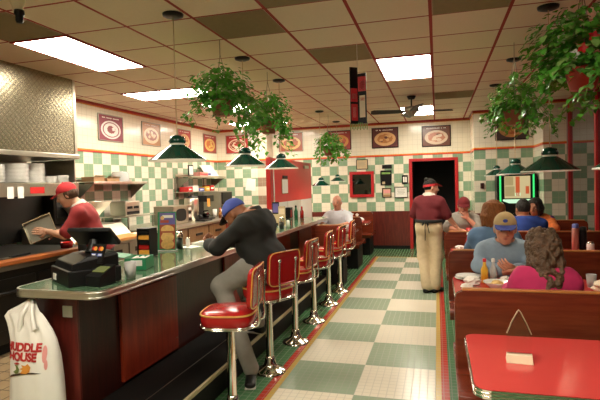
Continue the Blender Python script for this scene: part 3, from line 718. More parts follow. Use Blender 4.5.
part('card', ['greenbox', 'menubg', 'menuyel', 'menublue', 'paper'], t, menu)
part('holder', 'clear', t, lambda b: (setattr(b, 'T', Matrix.Translation((-2.37, 3.92, CT)) @ Matrix.Rotation(math.radians(10), 4, 'Z')), b.box(-.09, .09, -.045, .045, .001, .009)), .002)

def jar(x, y, z, r, h, name, label, cat, body, lid, fill=None, fm='white', group=None, neck=False):
    t = thing(name, label, cat, (x, y, z), group)
    if neck: pr = [(0, z + .001), (r, z + .001), (r, z + h * .55), (r * .5, z + h * .72), (r * .42, z + h * .88), (0, z + h * .88)]
    else: pr = [(0, z + .001), (r, z + .001), (r, z + h * .8), (r * .85, z + h * .86), (0, z + h * .86)]
    part('body', body, t, lambda b: b.lathe(pr, (x, y, 0), 20))
    if fill: part('contents', fm, t, lambda b: b.lathe([(0, z + .006), (r * .9, z + .006), (r * .9, z + h * fill), (0, z + h * fill)], (x, y, 0), 16))
    rr = r * (.5 if neck else .92)
    part('lid', lid, t, lambda b: b.lathe([(rr, z + h * .86), (rr, z + h * .97), (rr * .7, z + h), (0, z + h)], (x, y, 0), 16))
    return t
jar(-2.33, 4.07, CT, .036, .165, 'sugar_dispenser', 'glass sugar dispenser beside the tall menu card', 'dispenser', 'glass', 'chrome', .62, 'white')
jar(-2.31, 4.20, CT + .006, .02, .085, 'salt_shaker', 'small white salt shaker on the paper mat near the menu card', 'shaker', 'white', 'chrome')
t = thing('paper_mat', 'small folded paper lying under the salt shaker', 'paper', (-2.29, 4.20, CT))
part('sheet', 'paper', t, lambda b: b.prism([(-2.38, 4.12), (-2.22, 4.09), (-2.19, 4.26), (-2.35, 4.30)], CT + .001, CT + .0045))
t = thing('newspaper', 'folded white newspaper lying on the counter before the man in black', 'newspaper', (-2.22, 4.08, CT))
def news(b):
    rnd = random.Random(3); n = 9; g = []
    for j in range(n):
        for i in range(n):
            u, v = i / (n - 1) - .5, j / (n - 1) - .5
            g.append((-2.19 + u * .26 + v * .05, 4.52 + v * .36, CT + .012 + .018 * abs(math.sin(5 * u + 2 * v)) + rnd.uniform(0, .004)))
    q = [(j * n + i, j * n + i + 1, (j + 1) * n + i + 1, (j + 1) * n + i) for j in range(n - 1) for i in range(n - 1)]
    b.add(g, q, 0, True); b.add([(x, y, CT + .002) for x, y, z in g], [tuple(reversed(f)) for f in q], 0, True)
    ring = [i for i in range(n)] + [j * n + n - 1 for j in range(1, n)] + [(n - 1) * n + i for i in range(n - 2, -1, -1)] + [j * n for j in range(n - 2, 0, -1)]
    N = n * n; base = len(b.v) - 2 * N
    b.f += [(base + ring[k], base + N + ring[k], base + N + ring[(k + 1) % len(ring)], base + ring[(k + 1) % len(ring)]) for k in range(len(ring))]; b.m += [0] * len(ring); b.sm += [False] * len(ring)
t.location = (-2.19, 4.52, CT); t['_abs'] = [-2.19, 4.52, CT]
part('pages', 'paper', t, news)
# condiments farther along the counter
t = thing('table_menu', 'dark narrow menu card standing far along the counter', 'menu', (-2.22, 6.6, CT))
part('card', ['black', 'menublue', 'tan'], t, lambda b: (b.box(-2.27, -2.17, 6.596, 6.604, CT + .012, CT + .33), b.box(-2.262, -2.178, 6.5945, 6.596, CT + .18, CT + .31, 1), b.box(-2.262, -2.178, 6.5945, 6.596, CT + .03, CT + .16, 2)))
part('foot', 'black', t, lambda b: b.box(-2.28, -2.16, 6.57, 6.63, CT + .001, CT + .012))
t = thing('menu_card', 'tan menu card standing far along the counter near the white shakers', 'menu', (-2.05, 6.35, CT))
part('card', ['tan', 'brown', 'signcream'], t, lambda b: (b.box(-2.10, -2.0, 6.346, 6.354, CT + .012, CT + .28), b.box(-2.09, -2.01, 6.3445, 6.346, CT + .03, CT + .12, 1), b.box(-2.09, -2.01, 6.3445, 6.346, CT + .17, CT + .25, 2)))
part('foot', 'clear', t, lambda b: b.box(-2.11, -1.99, 6.32, 6.38, CT + .001, CT + .012))
jar(-1.96, 6.05, CT, .033, .16, 'sugar_dispenser', 'glass sugar dispenser far along the counter, before the stools end', 'dispenser', 'glass', 'chrome', .55, 'white')
jar(-1.925, 6.22, CT, .022, .10, 'salt_shaker', 'white shaker far along the counter beside the tan menu card', 'shaker', 'white', 'white')
t = thing('napkin_dispenser', 'white napkin holder on the counter behind the black-jacketed back', 'dispenser', (-2.14, 6.0, CT))
part('case', 'white', t, lambda b: b.box(-2.20, -2.08, 5.95, 6.05, CT + .001, CT + .25), .012)
part('napkins', 'paper', t, lambda b: b.box(-2.17, -2.11, 5.935, 5.949, CT + .07, CT + .2), .003)
jar(-2.30, 7.9, CT, .032, .22, 'sauce_bottle', 'dark green sauce bottle at the far end of the counter', 'bottle', 'greenbox', 'black', None, 'white', None, True)
jar(-2.21, 7.95, CT, .032, .20, 'ketchup_bottle', 'red ketchup bottle beside the green bottle at the far counter end', 'bottle', 'ketchup', 'redcap', None, 'white', None, True)
t = thing('counter_caddy', 'small black and red box standing against the white partition', 'box', (-2.42, 7.95, CT))
part('case', 'black', t, lambda b: b.box(-2.46, -2.37, 7.8, 7.95, CT + .001, CT + .19), .005)
part('front', 'redcap', t, lambda b: b.box(-2.369, -2.366, 7.81, 7.88, CT + .03, CT + .15))

# ------------------------------------------------------------------ partition with the red board
t = thing('partition', 'red board above white panels dividing the counter end from the kitchen', 'partition', (-2.54, 8.55, 0))
part('red_board', 'red_paint', t, lambda b: b.box(-2.57, -2.505, 7.3, 9.8, 1.235, 1.955), .006)
part('end_post', 'red_trim', t, lambda b: b.box(-2.575, -2.50, 7.22, 7.298, 0, 1.96), .004)
part('white_pole', 'paper', t, lambda b: b.tube([(-2.485, 7.33, .96), (-2.485, 7.33, 1.9)], .012, 8))
for k in range(3): part('lower_panel', 'white', t, lambda b: b.box(-2.565, -2.51, 7.30 + .835 * k, 8.12 + .835 * k, 0, 1.232), .004)
for k in range(3): part('metal_strip', 'steel', t, lambda b: b.box(-2.56, -2.507, 8.122 + .835 * k, 8.133 + .835 * k, 0, 1.232))
t = thing('clipboard', 'white sheet on a clipboard hanging on the red board', 'clipboard', (-2.5, 7.95, 1.5))
part('board', 'brown', t, lambda b: b.box(-2.503, -2.497, 7.78, 8.14, 1.365, 1.63), .003)
part('sheet', 'paper', t, lambda b: b.prism([(7.80, 1.38), (8.12, 1.38), (8.12, 1.615), (7.80, 1.615)], 0, .001))
o = kids(t)[1]
for v in o.data.vertices:
    Y, Z, X = v.co + Vector(t['_abs']); v.co = Vector((-2.4965 + X, Y, Z)) - Vector(t['_abs'])
part('clip', 'black', t, lambda b: b.box(-2.5, -2.485, 7.83, 8.09, 1.63, 1.68), .004)
t = thing('door_closer', 'small silver bracket at the far top corner of the red board', 'bracket', (-2.49, 9.35, 1.86))
part('body', 'steel', t, lambda b: b.box(-2.504, -2.47, 9.2, 9.5, 1.83, 1.89), .006)

# ------------------------------------------------------------------ white bag on the counter end
t = thing('plastic_bag', 'white plastic carrier bag with red lettering hanging on the counter end', 'bag', (-2.33, 2.34, .1))
def bag(b):
    prof = [(.10, -2.47, -2.17, .075), (.16, -2.50, -2.13, .085), (.28, -2.495, -2.125, .09), (.42, -2.49, -2.135, .085), (.55, -2.485, -2.15, .075), (.64, -2.485, -2.17, .060), (.70, -2.495, -2.195, .045), (.745, -2.51, -2.225, .036), (.785, -2.53, -2.255, .030), (.81, -2.50, -2.275, .026), (.84, -2.43, -2.29, .022), (.865, -2.38, -2.30, .016), (.885, -2.345, -2.315, .010)]
    loops = []; n = 44
    for z, xa, xb, d in prof:
        L_ = []; cx, a = (xa + xb) / 2, (xb - xa) / 2
        for i in range(n):
            th = 2 * PI * i / n
            w = 1 + .025 * math.sin(5 * th + z * 9)
            fx = a * math.copysign(abs(math.cos(th)) ** .8, math.cos(th)) * w
            sg = .28 if z > .66 else .04
            L_.append((cx + fx, 2.335 + d * math.sin(th) * (1 + sg * math.sin(9 * math.cos(th) * 1.3 + 7 * z)), z + .012 * math.sin(3 * th + 1) * (1 if .5 < z < .8 else 0)))
        loops.append(L_)
    b.loft(loops, 0, True, True)
body = part('bag_body', 'bag', t, bag)
part('handle_strap', 'bag', t, lambda b: b.tube([(-2.39, 2.30, .70), (-2.36, 2.292, .80), (-2.335, 2.33, .875), (-2.315, 2.335, .88), (-2.295, 2.30, .82), (-2.27, 2.288, .72)], [.018, .015, .010, .010, .013, .016], 8))
M['printred'] = plain('print_red', (.46, .025, .025), .5); M['printorange'] = plain('print_orange', (.66, .26, .04), .5); M['printgreen'] = plain('print_green', (.16, .20, .05), .5)
def text(s, size, loc, mt, name, parent, rot=(PI / 2, 0, 0), bold=.0):
    c = bpy.data.curves.new(name, 'FONT'); c.body = s; c.size = size; c.align_x = 'CENTER'; c.extrude = .0006; c.offset = bold
    o = bpy.data.objects.new(name, c); COL.objects.link(o)
    dg = bpy.context.evaluated_depsgraph_get(); me = bpy.data.meshes.new_from_object(o.evaluated_get(dg)); bpy.data.objects.remove(o)
    me.transform(Matrix.Translation(Vector(loc)) @ Matrix.Rotation(rot[2], 4, 'Z') @ Matrix.Rotation(rot[0], 4, 'X'))
    return me
from mathutils.bvhtree import BVHTree
bv = BVHTree.FromPolygons([v.co + Vector(t['_abs']) for v in body.data.vertices], [tuple(p.vertices) for p in body.data.polygons])
def wrap(me, name, mt, lift):
    # lay the lettering on the bag's front surface
    me2 = bpy.data.meshes.new(name); bm_v = []; miss = set()
    for v in me.vertices:
        h = bv.ray_cast(Vector((v.co.x, 1.9, v.co.z)), Vector((0, 1, 0)))
        y = h[0].y if h[0] is not None else 2.3
        if h[0] is None: miss.add(v.index)
        bm_v.append(Vector((v.co.x, y - lift - (.0012 if v.co.y < 0 else 0), v.co.z)) - Vector(t['_abs']))
    me2.from_pydata(bm_v, [], [tuple(p.vertices) for p in me.polygons if not miss & set(p.vertices)]); me2.materials.append(M[mt])
    o = bpy.data.objects.new(name, me2); COL.objects.link(o); o.parent = body; return o
def densify(me, cuts=2):
    import bmesh
    bm = bmesh.new(); bm.from_mesh(me); bmesh.ops.triangulate(bm, faces=bm.faces)
    bmesh.ops.subdivide_edges(bm, edges=bm.edges, cuts=cuts); bm.to_mesh(me); bm.free(); return me
body['_abs'] = t['_abs']
wrap(densify(text('HUDDLE', .064, (-2.345, 0, .595), 'printred', 'a', t, bold=.003)), 'lettering', 'printred', .003)
wrap(densify(text('HOUSE', .064, (-2.345, 0, .540), 'printred', 'b', t, bold=.003)), 'lettering', 'printred', .003)
def flat(polys):
    b = MB()
    for p in polys: b.add([(x, -.001, z) for x, z in p], [tuple(range(len(p)))])
    me = bpy.data.meshes.new('x'); me.from_pydata(b.v, [], b.f); return densify(me, 2)
def blob(cx, cz, rx, rz, n=14): return [(cx + rx * math.cos(2 * PI * k / n), cz + rz * math.sin(2 * PI * k / n)) for k in range(n)]
wrap(flat([[(-2.46, .428), (-2.40, .446), (-2.34, .462), (-2.26, .469), (-2.21, .473), (-2.26, .477), (-2.35, .470), (-2.42, .452)]]), 'logo_stroke', 'mahog_dark_and_shade', .003)
wrap(flat([[(-2.41, .468), (-2.385, .462), (-2.36, .470), (-2.352, .492), (-2.372, .512), (-2.40, .516), (-2.382, .500), (-2.380, .486), (-2.396, .478)]]), 'logo_leaf', 'printgreen', .0035)
wrap(flat([[(-2.345, .470), (-2.31, .466), (-2.285, .480), (-2.278, .506), (-2.298, .526), (-2.315, .512), (-2.340, .518), (-2.330, .502), (-2.352, .494), (-2.332, .488)]]), 'logo_shape', 'printorange', .0035)
wrap(flat([[(-2.405, .520), (-2.38, .515), (-2.345, .524), (-2.37, .530)]]), 'logo_dash', 'printred', .004)
wrap(flat([blob(-2.20, .58, .014, .05), blob(-2.19, .52, .010, .03)]), 'side_print', 'signpink', .003)
# ------------------------------------------------------------------ kitchen side
t = thing('exhaust_hood', 'quilted stainless steel exhaust hood hanging over the griddle', 'hood', (-4.68, 3.4, 1.93))
part('canopy', 'quilt', t, lambda b: b.box(-5.09, -4.27, 1.4, 5.07, 1.96, CEIL - .001))
part('bottom_rim', 'steel', t, lambda b: b.box(-5.09, -4.235, 1.38, 5.085, 1.905, 1.959), .006)
part('corner_trim', 'steel', t, lambda b: b.box(-4.275, -4.262, 5.04, 5.078, 1.96, CEIL - .002))
t = thing('pass_shelf', 'steel pass shelf under the hood carrying stacks of white plates', 'shelf', (-4.65, 3.4, 1.61))
part('shelf_top', 'steel', t, lambda b: b.box(-5.05, -4.275, 1.4, 5.07, 1.60, 1.618), .003)
part('front_lip', 'steel', t, lambda b: b.box(-4.274, -4.26, 1.4, 5.07, 1.472, 1.618), .003)
part('back_panel', 'steel_d', t, lambda b: (b.box(-5.04, -5.02, 1.4, 5.05, 1.62, 1.90), b.box(-4.98, -4.95, 4.50, 4.62, 1.62, 1.90)))
part('side_post', 'steel', t, lambda b: b.box(-4.95, -4.30, 5.055, 5.07, 1.62, 1.90))
part('price_strip', 'redcap', t, lambda b: b.box(-4.2599, -4.258, 4.32, 4.52, 1.50, 1.57))
for k, (y, lb) in enumerate(((4.06, 'white order ticket clipped to the pass shelf edge, farther from the cook'), (4.19, 'white order ticket clipped to the pass shelf edge, nearer the cook'))):
    tk = thing('order_ticket', lb, 'ticket', (-4.25, y, 1.52), 'order tickets on the shelf edge')
    part('slip', 'paper', tk, lambda b: b.box(-4.257, -4.2555, y - .04, y + .04, 1.455, 1.578))
def plate_mesh(b, c, r, h=.022):
    b.lathe([(0, c[2]), (r * .58, c[2]), (r * .66, c[2] + .003), (r, c[2] + h - .004), (r * .985, c[2] + h), (r * .64, c[2] + .008), (0, c[2] + .007)], (c[0], c[1], 0), 24)
def plate(x, y, z, r, label, group, mt='china'):
    b = MB(); b.lathe([(0, 0), (r * .58, 0), (r * .66, .003), (r, .014), (r * .985, .0175), (r * .64, .008), (0, .007)], (0, 0, 0), 24)
    o = b.build('dinner_plate', mt); o.location = (x, y, z); return tag(o, label, 'plate', group)
def stack(x, y, z, r, n, label, group, step=.0145):
    p = plate(x, y, z + .001, r, label, group)
    for k in range(1, n):
        c = p.copy(); COL.objects.link(c); c.location = (x + random.uniform(-.003, .003), y + random.uniform(-.003, .003), z + .001 + k * step)
z0 = 1.618
stack(-4.42, 4.28, z0, .14, 14, 'white dinner plate in the tall stack above the order tickets', 'plates in the wide tall stack')
stack(-4.42, 4.545, z0, .115, 15, 'white plate in the slightly taller narrow stack on the pass shelf', 'plates in the narrow tall stack')
stack(-4.42, 3.97, z0, .14, 13, 'white dinner plate in the stack cut by the photo edge', 'plates in the cut-off stack')
stack(-4.41, 4.758, z0, .092, 5, 'white plate in the low stack above the cook', 'plates in the low middle stack')
stack(-4.40, 4.95, z0, .082, 6, 'small white plate in the last low stack at the hood corner', 'plates in the low corner stack')
# griddle line
M['griddlewood'] = wood('griddle_ledge_wood', (.30, .075, .015), (.46, .14, .025), .4, (10, 1.2, 10))
t = thing('griddle_station', 'dark griddle counter with a long orange wood front edge', 'griddle', (-4.4, 3.4, 0))
part('body', 'blacksteel_and_shade', t, lambda b: b.box(-5.05, -3.86, 1.4, 4.76, .12, .85), .004)
part('plinth', 'blackm', t, lambda b: b.box(-5.0, -3.95, 1.4, 4.74, 0, .12))
part('griddle_plate', 'blacksteel_and_shade', t, lambda b: b.box(-5.05, -3.88, 1.4, 4.76, .85, .885), .004)
part('front_ledge', 'griddlewood', t, lambda b: b.box(-3.88, -3.75, 1.4, 4.76, .855, .895), .006)
part('grease_trough', 'steel_d', t, lambda b: b.box(-3.885, -3.80, 1.4, 4.76, .80, .85), .004)
part('backsplash', 'blacksteel_and_shade', t, lambda b: b.box(-5.095, -5.07, 1.4, 5.98, .89, 1.60))  # steel blackened to put in the shade under shelf and hood
for k in range(4):
    dr = part('drawer', 'blacksteel_and_shade', t, lambda b: b.box(-3.86, -3.842, 1.62 + .78 * k, 2.36 + .78 * k, .25, .72), .005)
    part('drawer_handle', 'black', dr, lambda b: b.tube([(-3.842, 1.72 + .78 * k, .60), (-3.80, 1.74 + .78 * k, .60), (-3.80, 2.24 + .78 * k, .60), (-3.842, 2.26 + .78 * k, .60)], .014, 8))
for k, y in enumerate((2.6, 2.95, 3.3)):
    part('control_knob', 'steel', t, lambda b: b.lathe([(0, 0), (.022, 0), (.018, .03), (0, .03)], (0, 0, 0), 12) if False else b.ell((-3.84, y, .77), (.02, .022, .022)))
t = thing('spatula', 'dark spatula lying on the griddle near the orange edge', 'spatula', (-3.95, 3.9, .89))
part('blade', 'steel_d', t, lambda b: b.box(-4.04, -3.96, 3.66, 3.77, .887, .891)); part('handle', 'black', t, lambda b: b.tube([(-4.0, 3.77, .893), (-3.98, 4.0, .90)], .009, 6))
t = thing('red_container', 'small red container on the griddle in front of the cook', 'container', (-3.98, 4.42, .885))
part('tub', 'ketchup', t, lambda b: b.lathe([(0, .886), (.06, .886), (.07, .95), (.066, .95), (.056, .892), (0, .892)], (-3.99, 4.52, 0), 18))
# prep counter
t = thing('prep_counter', 'steel prep counter with an orange cutting board edge behind the register', 'counter', (-4.4, 5.55, 0))
part('body', 'steel_d', t, lambda b: b.box(-5.05, -3.93, 4.97, 6.12, .1, .86), .004)
part('plinth', 'blackm', t, lambda b: b.box(-5.0, -4.0, 4.98, 6.1, 0, .1))
part('cutting_board', 'board', t, lambda b: b.box(-4.22, -3.86, 4.92, 6.14, .862, .90), .006)
part('raised_cover', 'steel', t, lambda b: b.loft([[(-5.05, 4.95, .862), (-4.24, 4.95, .862), (-4.24, 6.12, .862), (-5.05, 6.12, .862)], [(-5.05, 4.95, 1.06), (-4.42, 4.95, 1.04), (-4.42, 6.12, 1.04), (-5.05, 6.12, 1.06)]], 0, False), .006)
for k in range(2):
    d = part('door', 'steel_d', t, lambda b: b.box(-3.93, -3.912, 5.0 + .56 * k, 5.53 + .56 * k, .14, .82), .005)
    part('door_handle', 'black', d, lambda b: b.box(-3.913, -3.905, 5.12 + .56 * k, 5.40 + .56 * k, .69, .75), .004)
t = thing('paper_sheet', 'white paper lying on the far end of the orange cutting board', 'paper', (-4.0, 6.0, .9))
part('sheet', 'paper', t, lambda b: b.box(-4.12, -3.90, 5.84, 6.10, .901, .904))
t = thing('prep_hopper', 'tapering steel bin on the prep counter behind the cook', 'bin', (-4.62, 5.72, 1.06))
part('funnel', 'steel', t, lambda b: b.loft([[(-4.78, 5.60, 1.062), (-4.64, 5.60, 1.062), (-4.64, 5.76, 1.062), (-4.78, 5.76, 1.062)], [(-4.88, 5.48, 1.30), (-4.46, 5.48, 1.36), (-4.46, 5.98, 1.36), (-4.88, 5.98, 1.30)]], 0, False), .006)
part('rim', 'steel', t, lambda b: b.tube([(-4.88, 5.48, 1.30), (-4.46, 5.48, 1.36), (-4.46, 5.98, 1.36), (-4.88, 5.98, 1.30)], .010, 6, 0, False, True))
t = thing('steel_riser', 'low steel riser on the back counter under the toaster', 'riser', (-4.75, 6.75, .9))
part('top', 'steel', t, lambda b: b.box(-5.04, -4.50, 6.40, 7.12, 1.085, 1.10), .003)
for y in (6.42, 7.08):
    for x in (-5.0, -4.54): part('leg', 'steel_d', t, lambda b: b.box(x, x + .02, y, y + .02, .902, 1.085))
t = thing('toaster', 'steel toaster with dark slots on the low riser', 'toaster', (-4.8, 6.75, 1.10))
part('case', 'steel', t, lambda b: b.box(-4.95, -4.66, 6.56, 6.94, 1.102, 1.33), .012)
part('slot', 'blackm', t, lambda b: (b.box(-4.6599, -4.655, 6.60, 6.73, 1.21, 1.25), b.box(-4.6599, -4.655, 6.77, 6.90, 1.21, 1.25)))
part('tray', 'blackm', t, lambda b: b.box(-4.6599, -4.65, 6.59, 6.91, 1.12, 1.17), .004)
t = thing('dark_mixer', 'dark kitchen appliance under the near end of the wall shelf', 'appliance', (-4.9, 5.6, 1.06))
part('case', 'blacksteel_and_shade', t, lambda b: b.box(-5.06, -4.90, 5.35, 5.70, 1.062, 1.50), .01)
part('panel', 'black', t, lambda b: b.box(-4.899, -4.89, 5.38, 5.67, 1.15, 1.45), .004)
jar(-4.95, 5.85, 1.06, .045, .17, 'storage_jar', 'pale jar on the prep counter behind the tapering steel bin', 'jar', 'clear', 'white', .5, 'tan')
t = thing('blue_tray', 'small blue topped tub on the prep counter edge', 'tub', (-4.5, 5.9, 1.04))
part('tub', 'paper', t, lambda b: b.box(-4.60, -4.45, 5.15, 5.40, 1.062, 1.085), .004); part('lid', 'cardblue', t, lambda b: b.box(-4.605, -4.445, 5.145, 5.405, 1.086, 1.096), .003)
# wall shelves
def shelf(y0, y1, z, d, label):
    t = thing('wall_shelf', label, 'shelf', (XL, (y0 + y1) / 2, z), 'steel wall shelves')
    part('board', 'steel', t, lambda b: (b.box(XL + .002, XL + d, y0, y1, z - .012, z), b.box(XL + d - .012, XL + d, y0, y1, z - .04, z - .012), b.box(XL + .002, XL + .014, y0, y1, z, z + .04)), .002)
    for y in (y0 + .02, y1 - .03):
        part('bracket', 'steel_d', t, lambda b: b.add([(XL + .002, y, z - .04), (XL + d - .03, y, z - .04), (XL + .002, y, z - .28), (XL + .002, y + .012, z - .04), (XL + d - .03, y + .012, z - .04), (XL + .002, y + .012, z - .28)], [(0, 2, 1), (3, 4, 5), (0, 1, 4, 3), (1, 2, 5, 4), (2, 0, 3, 5)]))
    return t
shelf(6.0, 7.36, 1.645, .32, 'steel wall shelf with brown boxes and a plate stack, left of the lamp row'.replace('left of the lamp row', 'nearest the hood'))
shelf(8.85, 10.5, 1.755, .36, 'steel wall shelf with papers above the coffee brewer')
for (y, z, mt, lb, dims) in ((6.20, 1.645, 'brown', 'open brown carton at the near end of the wall shelf', (.11, .12, .07)), (6.52, 1.645, 'brown', 'low brown carton beside the open one on the wall shelf', (.12, .15, .055))):
    t = thing('cardboard_box', lb, 'box', (-4.95, y, z))
    part('carton', mt, t, lambda b: b.box(-4.95 - dims[0], -4.95 + dims[0], y - dims[1], y + dims[1], z + .001, z + dims[2]), .004)
    part('flap', 'tan', t, lambda b: b.add([(-4.95 + dims[0], y - dims[1], z + dims[2] + .001), (-4.95 + dims[0], y + dims[1], z + dims[2] + .001), (-4.92 + dims[0], y + dims[1], z + dims[2] + .02), (-4.92 + dims[0], y - dims[1], z + dims[2] + .02)], [(0, 1, 2, 3)]))
stack(-4.945, 6.85, 1.645, .118, 8, 'white plate stacked on the wall shelf nearest the hood', 'plates on the wall shelf')
t = thing('glass_dome', 'cloudy plastic cover over the plates on the wall shelf', 'cover', (-4.945, 6.85, 1.66))
part('dome', 'clear', t, lambda b: b.lathe([(.138, 1.647), (.138, 1.77), (.12, 1.80), (0, 1.815), (0, 1.811), (.117, 1.796), (.133, 1.768), (.133, 1.647)], (-4.945, 6.85, 0), 24))
t = thing('desk_frame', 'small black framed white card on the shelf above the brewer', 'frame', (-4.95, 8.98, 1.755))
part('frame', 'blackm', t, lambda b: (b.box(-4.86, -4.84, 8.93, 9.14, 1.756, 1.98)), .004); part('card', 'paper', t, lambda b: b.box(-4.8399, -4.836, 8.955, 9.115, 1.78, 1.955))
t = thing('pink_carton', 'pink carton on the shelf beside the framed white card', 'box', (-4.9, 9.5, 1.755))
part('carton', 'pinkpaper', t, lambda b: b.box(-5.02, -4.80, 9.34, 9.72, 1.756, 1.84), .005); part('band', 'signred', t, lambda b: b.box(-4.7999, -4.798, 9.36, 9.70, 1.78, 1.81))
t = thing('paper_stack', 'white papers propped on the far part of the shelf', 'papers', (-4.9, 10.1, 1.755))
part('sheet', 'paper', t, lambda b: b.loft([[(-4.88, 9.80, 1.757), (-4.86, 9.80, 1.757), (-4.86, 10.42, 1.757), (-4.88, 10.42, 1.757)], [(-5.03, 9.76, 2.0), (-5.01, 9.76, 2.0), (-5.01, 10.30, 2.02), (-5.03, 10.30, 2.02)]], 0, False))
part('coloured_label', 'cardblue', t, lambda b: b.box(-4.858, -4.855, 9.84, 9.98, 1.78, 1.83))
# backbar
t = thing('back_counter', 'kitchen back counter with steel top and wooden drawer fronts', 'counter', (-4.5, 8.2, 0))
part('body', 'mahog', t, lambda b: b.box(-5.05, -3.95, 6.4, 10.2, .1, .86), .003)
part('plinth', 'blackm', t, lambda b: b.box(-5.0, -4.0, 6.42, 10.18, 0, .1))
part('worktop', 'steel', t, lambda b: b.box(-5.06, -3.91, 6.36, 10.24, .862, .90), .006)
M['olive'] = wood('olive_wood', (.16, .09, .035), (.24, .14, .06), .35, (10, 10, 1.2))
for k in range(5):
    y = 6.44 + .75 * k
    d = part('drawer', 'olive' if k < 3 else 'redwood', t, lambda b: b.box(-3.95, -3.93, y, y + .71, .55, .84), .005)
    part('handle', 'black', d, lambda b: b.box(-3.93, -3.915, y + .24, y + .47, .70, .74), .004)
    part('cabinet_door', 'olive' if k < 3 else 'redwood', t, lambda b: b.box(-3.95, -3.93, y, y + .71, .13, .53), .005)
t = thing('microwave', 'steel microwave oven with dark door on the back counter', 'microwave', (-4.4, 7.5, .9))
part('case', 'steel', t, lambda b: b.box(-4.58, -4.21, 7.20, 7.82, .905, 1.215), .008)
d = part('door', 'steel', t, lambda b: b.box(-4.209, -4.195, 7.21, 7.66, .915, 1.205), .004)
part('door_window', 'black', d, lambda b: b.prism(sq(.17, .105, 28, 3.2, 7.43, 1.06), 0, .004) )
o = [c for c in bpy.data.objects if c.name.startswith('door_window')][-1]
for v in o.data.vertices:
    Y, Z, X = v.co + Vector(t['_abs']); v.co = Vector((-4.1945 + X, Y, Z)) - Vector(t['_abs'])
part('control_panel', 'steel_d', t, lambda b: b.box(-4.209, -4.197, 7.665, 7.81, .915, 1.205), .003)
for k in range(4): part('button', 'white' if k % 2 else 'black', t, lambda b: b.box(-4.197, -4.192, 7.69, 7.785, .94 + .062 * k, .985 + .062 * k), .004)
t = thing('coffee_urn', 'tall steel coffee urn on the back counter beside the microwave', 'urn', (-4.35, 8.2, .9))
part('tank', 'steel', t, lambda b: b.lathe([(0, .902), (.13, .902), (.13, 1.30), (.12, 1.32), (0, 1.33)], (-4.38, 8.15, 0), 28))
part('base', 'black', t, lambda b: b.box(-4.25, -4.05, 8.0, 8.32, .902, .925), .004)
part('tap', 'black', t, lambda b: b.tube([(-4.25, 8.15, 1.0), (-4.19, 8.15, 1.0), (-4.19, 8.15, .96)], .014, 8))
part('lid', 'black', t, lambda b: b.lathe([(.125, 1.325), (.12, 1.345), (.03, 1.355), (.025, 1.38), (0, 1.38)], (-4.38, 8.15, 0), 24))
t = thing('coffee_brewer', 'black coffee brewer with an orange tag beside the steel urn', 'brewer', (-4.4, 8.6, .9))
part('column', 'black', t, lambda b: b.box(-4.60, -4.42, 8.42, 8.72, .902, 1.36), .008)
part('head', 'black', t, lambda b: b.box(-4.42, -4.20, 8.42, 8.72, 1.24, 1.36), .008)
part('hot_plate', 'black', t, lambda b: b.box(-4.42, -4.18, 8.42, 8.72, .902, .93), .006)
part('tag_card', 'cardorange', t, lambda b: b.box(-4.1999, -4.196, 8.43, 8.54, 1.15, 1.30))
pot = part('carafe', 'glass', t, lambda b: b.lathe([(0, .932), (.06, .932), (.072, .98), (.055, 1.04), (.045, 1.07), (.042, 1.07), (.052, 1.04), (.068, .98), (.056, .936), (0, .936)], (-4.30, 8.57, 0), 20))
part('coffee', 'blackm', pot, lambda b: b.lathe([(0, .938), (.055, .938), (.066, .98), (.055, 1.02), (0, 1.02)], (-4.30, 8.57, 0), 16))
for k, (x, y, h, mt, lb) in enumerate(((-4.30, 8.95, .16, 'white', 'white foam cups stacked beside the coffee brewer'), (-4.18, 9.05, .10, 'paper', 'short stack of white cups in front of the taller cups'))):
    t = thing('cup_stack', lb, 'cups', (x, y, .9))
    for q in range(4): part('foam_cup', mt, t, lambda b: b.lathe([(0, .902 + .012 * q), (.03, .902 + .012 * q), (.043, .99 + h * .3 + .012 * q), (.040, .99 + h * .3 + .012 * q), (.027, .906 + .012 * q), (0, .906 + .012 * q)], (x, y, 0), 16))
jar(-4.15, 8.88, .9, .03, .20, 'syrup_bottle', 'orange syrup bottle on the back counter near the foam cups', 'bottle', 'sauce', 'redcap', None, 'white', None, True)
t = thing('drink_dispenser', 'tall dark drink dispenser at the far end of the back counter', 'dispenser', (-4.5, 9.6, .9))
part('cabinet', 'steel_d', t, lambda b: b.box(-4.75, -4.35, 9.35, 9.95, .902, 1.42), .01)
part('front_panel', 'black', t, lambda b: b.box(-4.3499, -4.33, 9.40, 9.90, 1.15, 1.40), .005)
for k in range(3): part('nozzle', 'black', t, lambda b: b.lathe([(.02, 1.06), (.025, 1.15), (0, 1.15)], (-4.30, 9.47 + .18 * k, 0), 10))
part('drip_tray', 'steel', t, lambda b: b.box(-4.34, -4.2, 9.40, 9.90, .902, .94), .004)
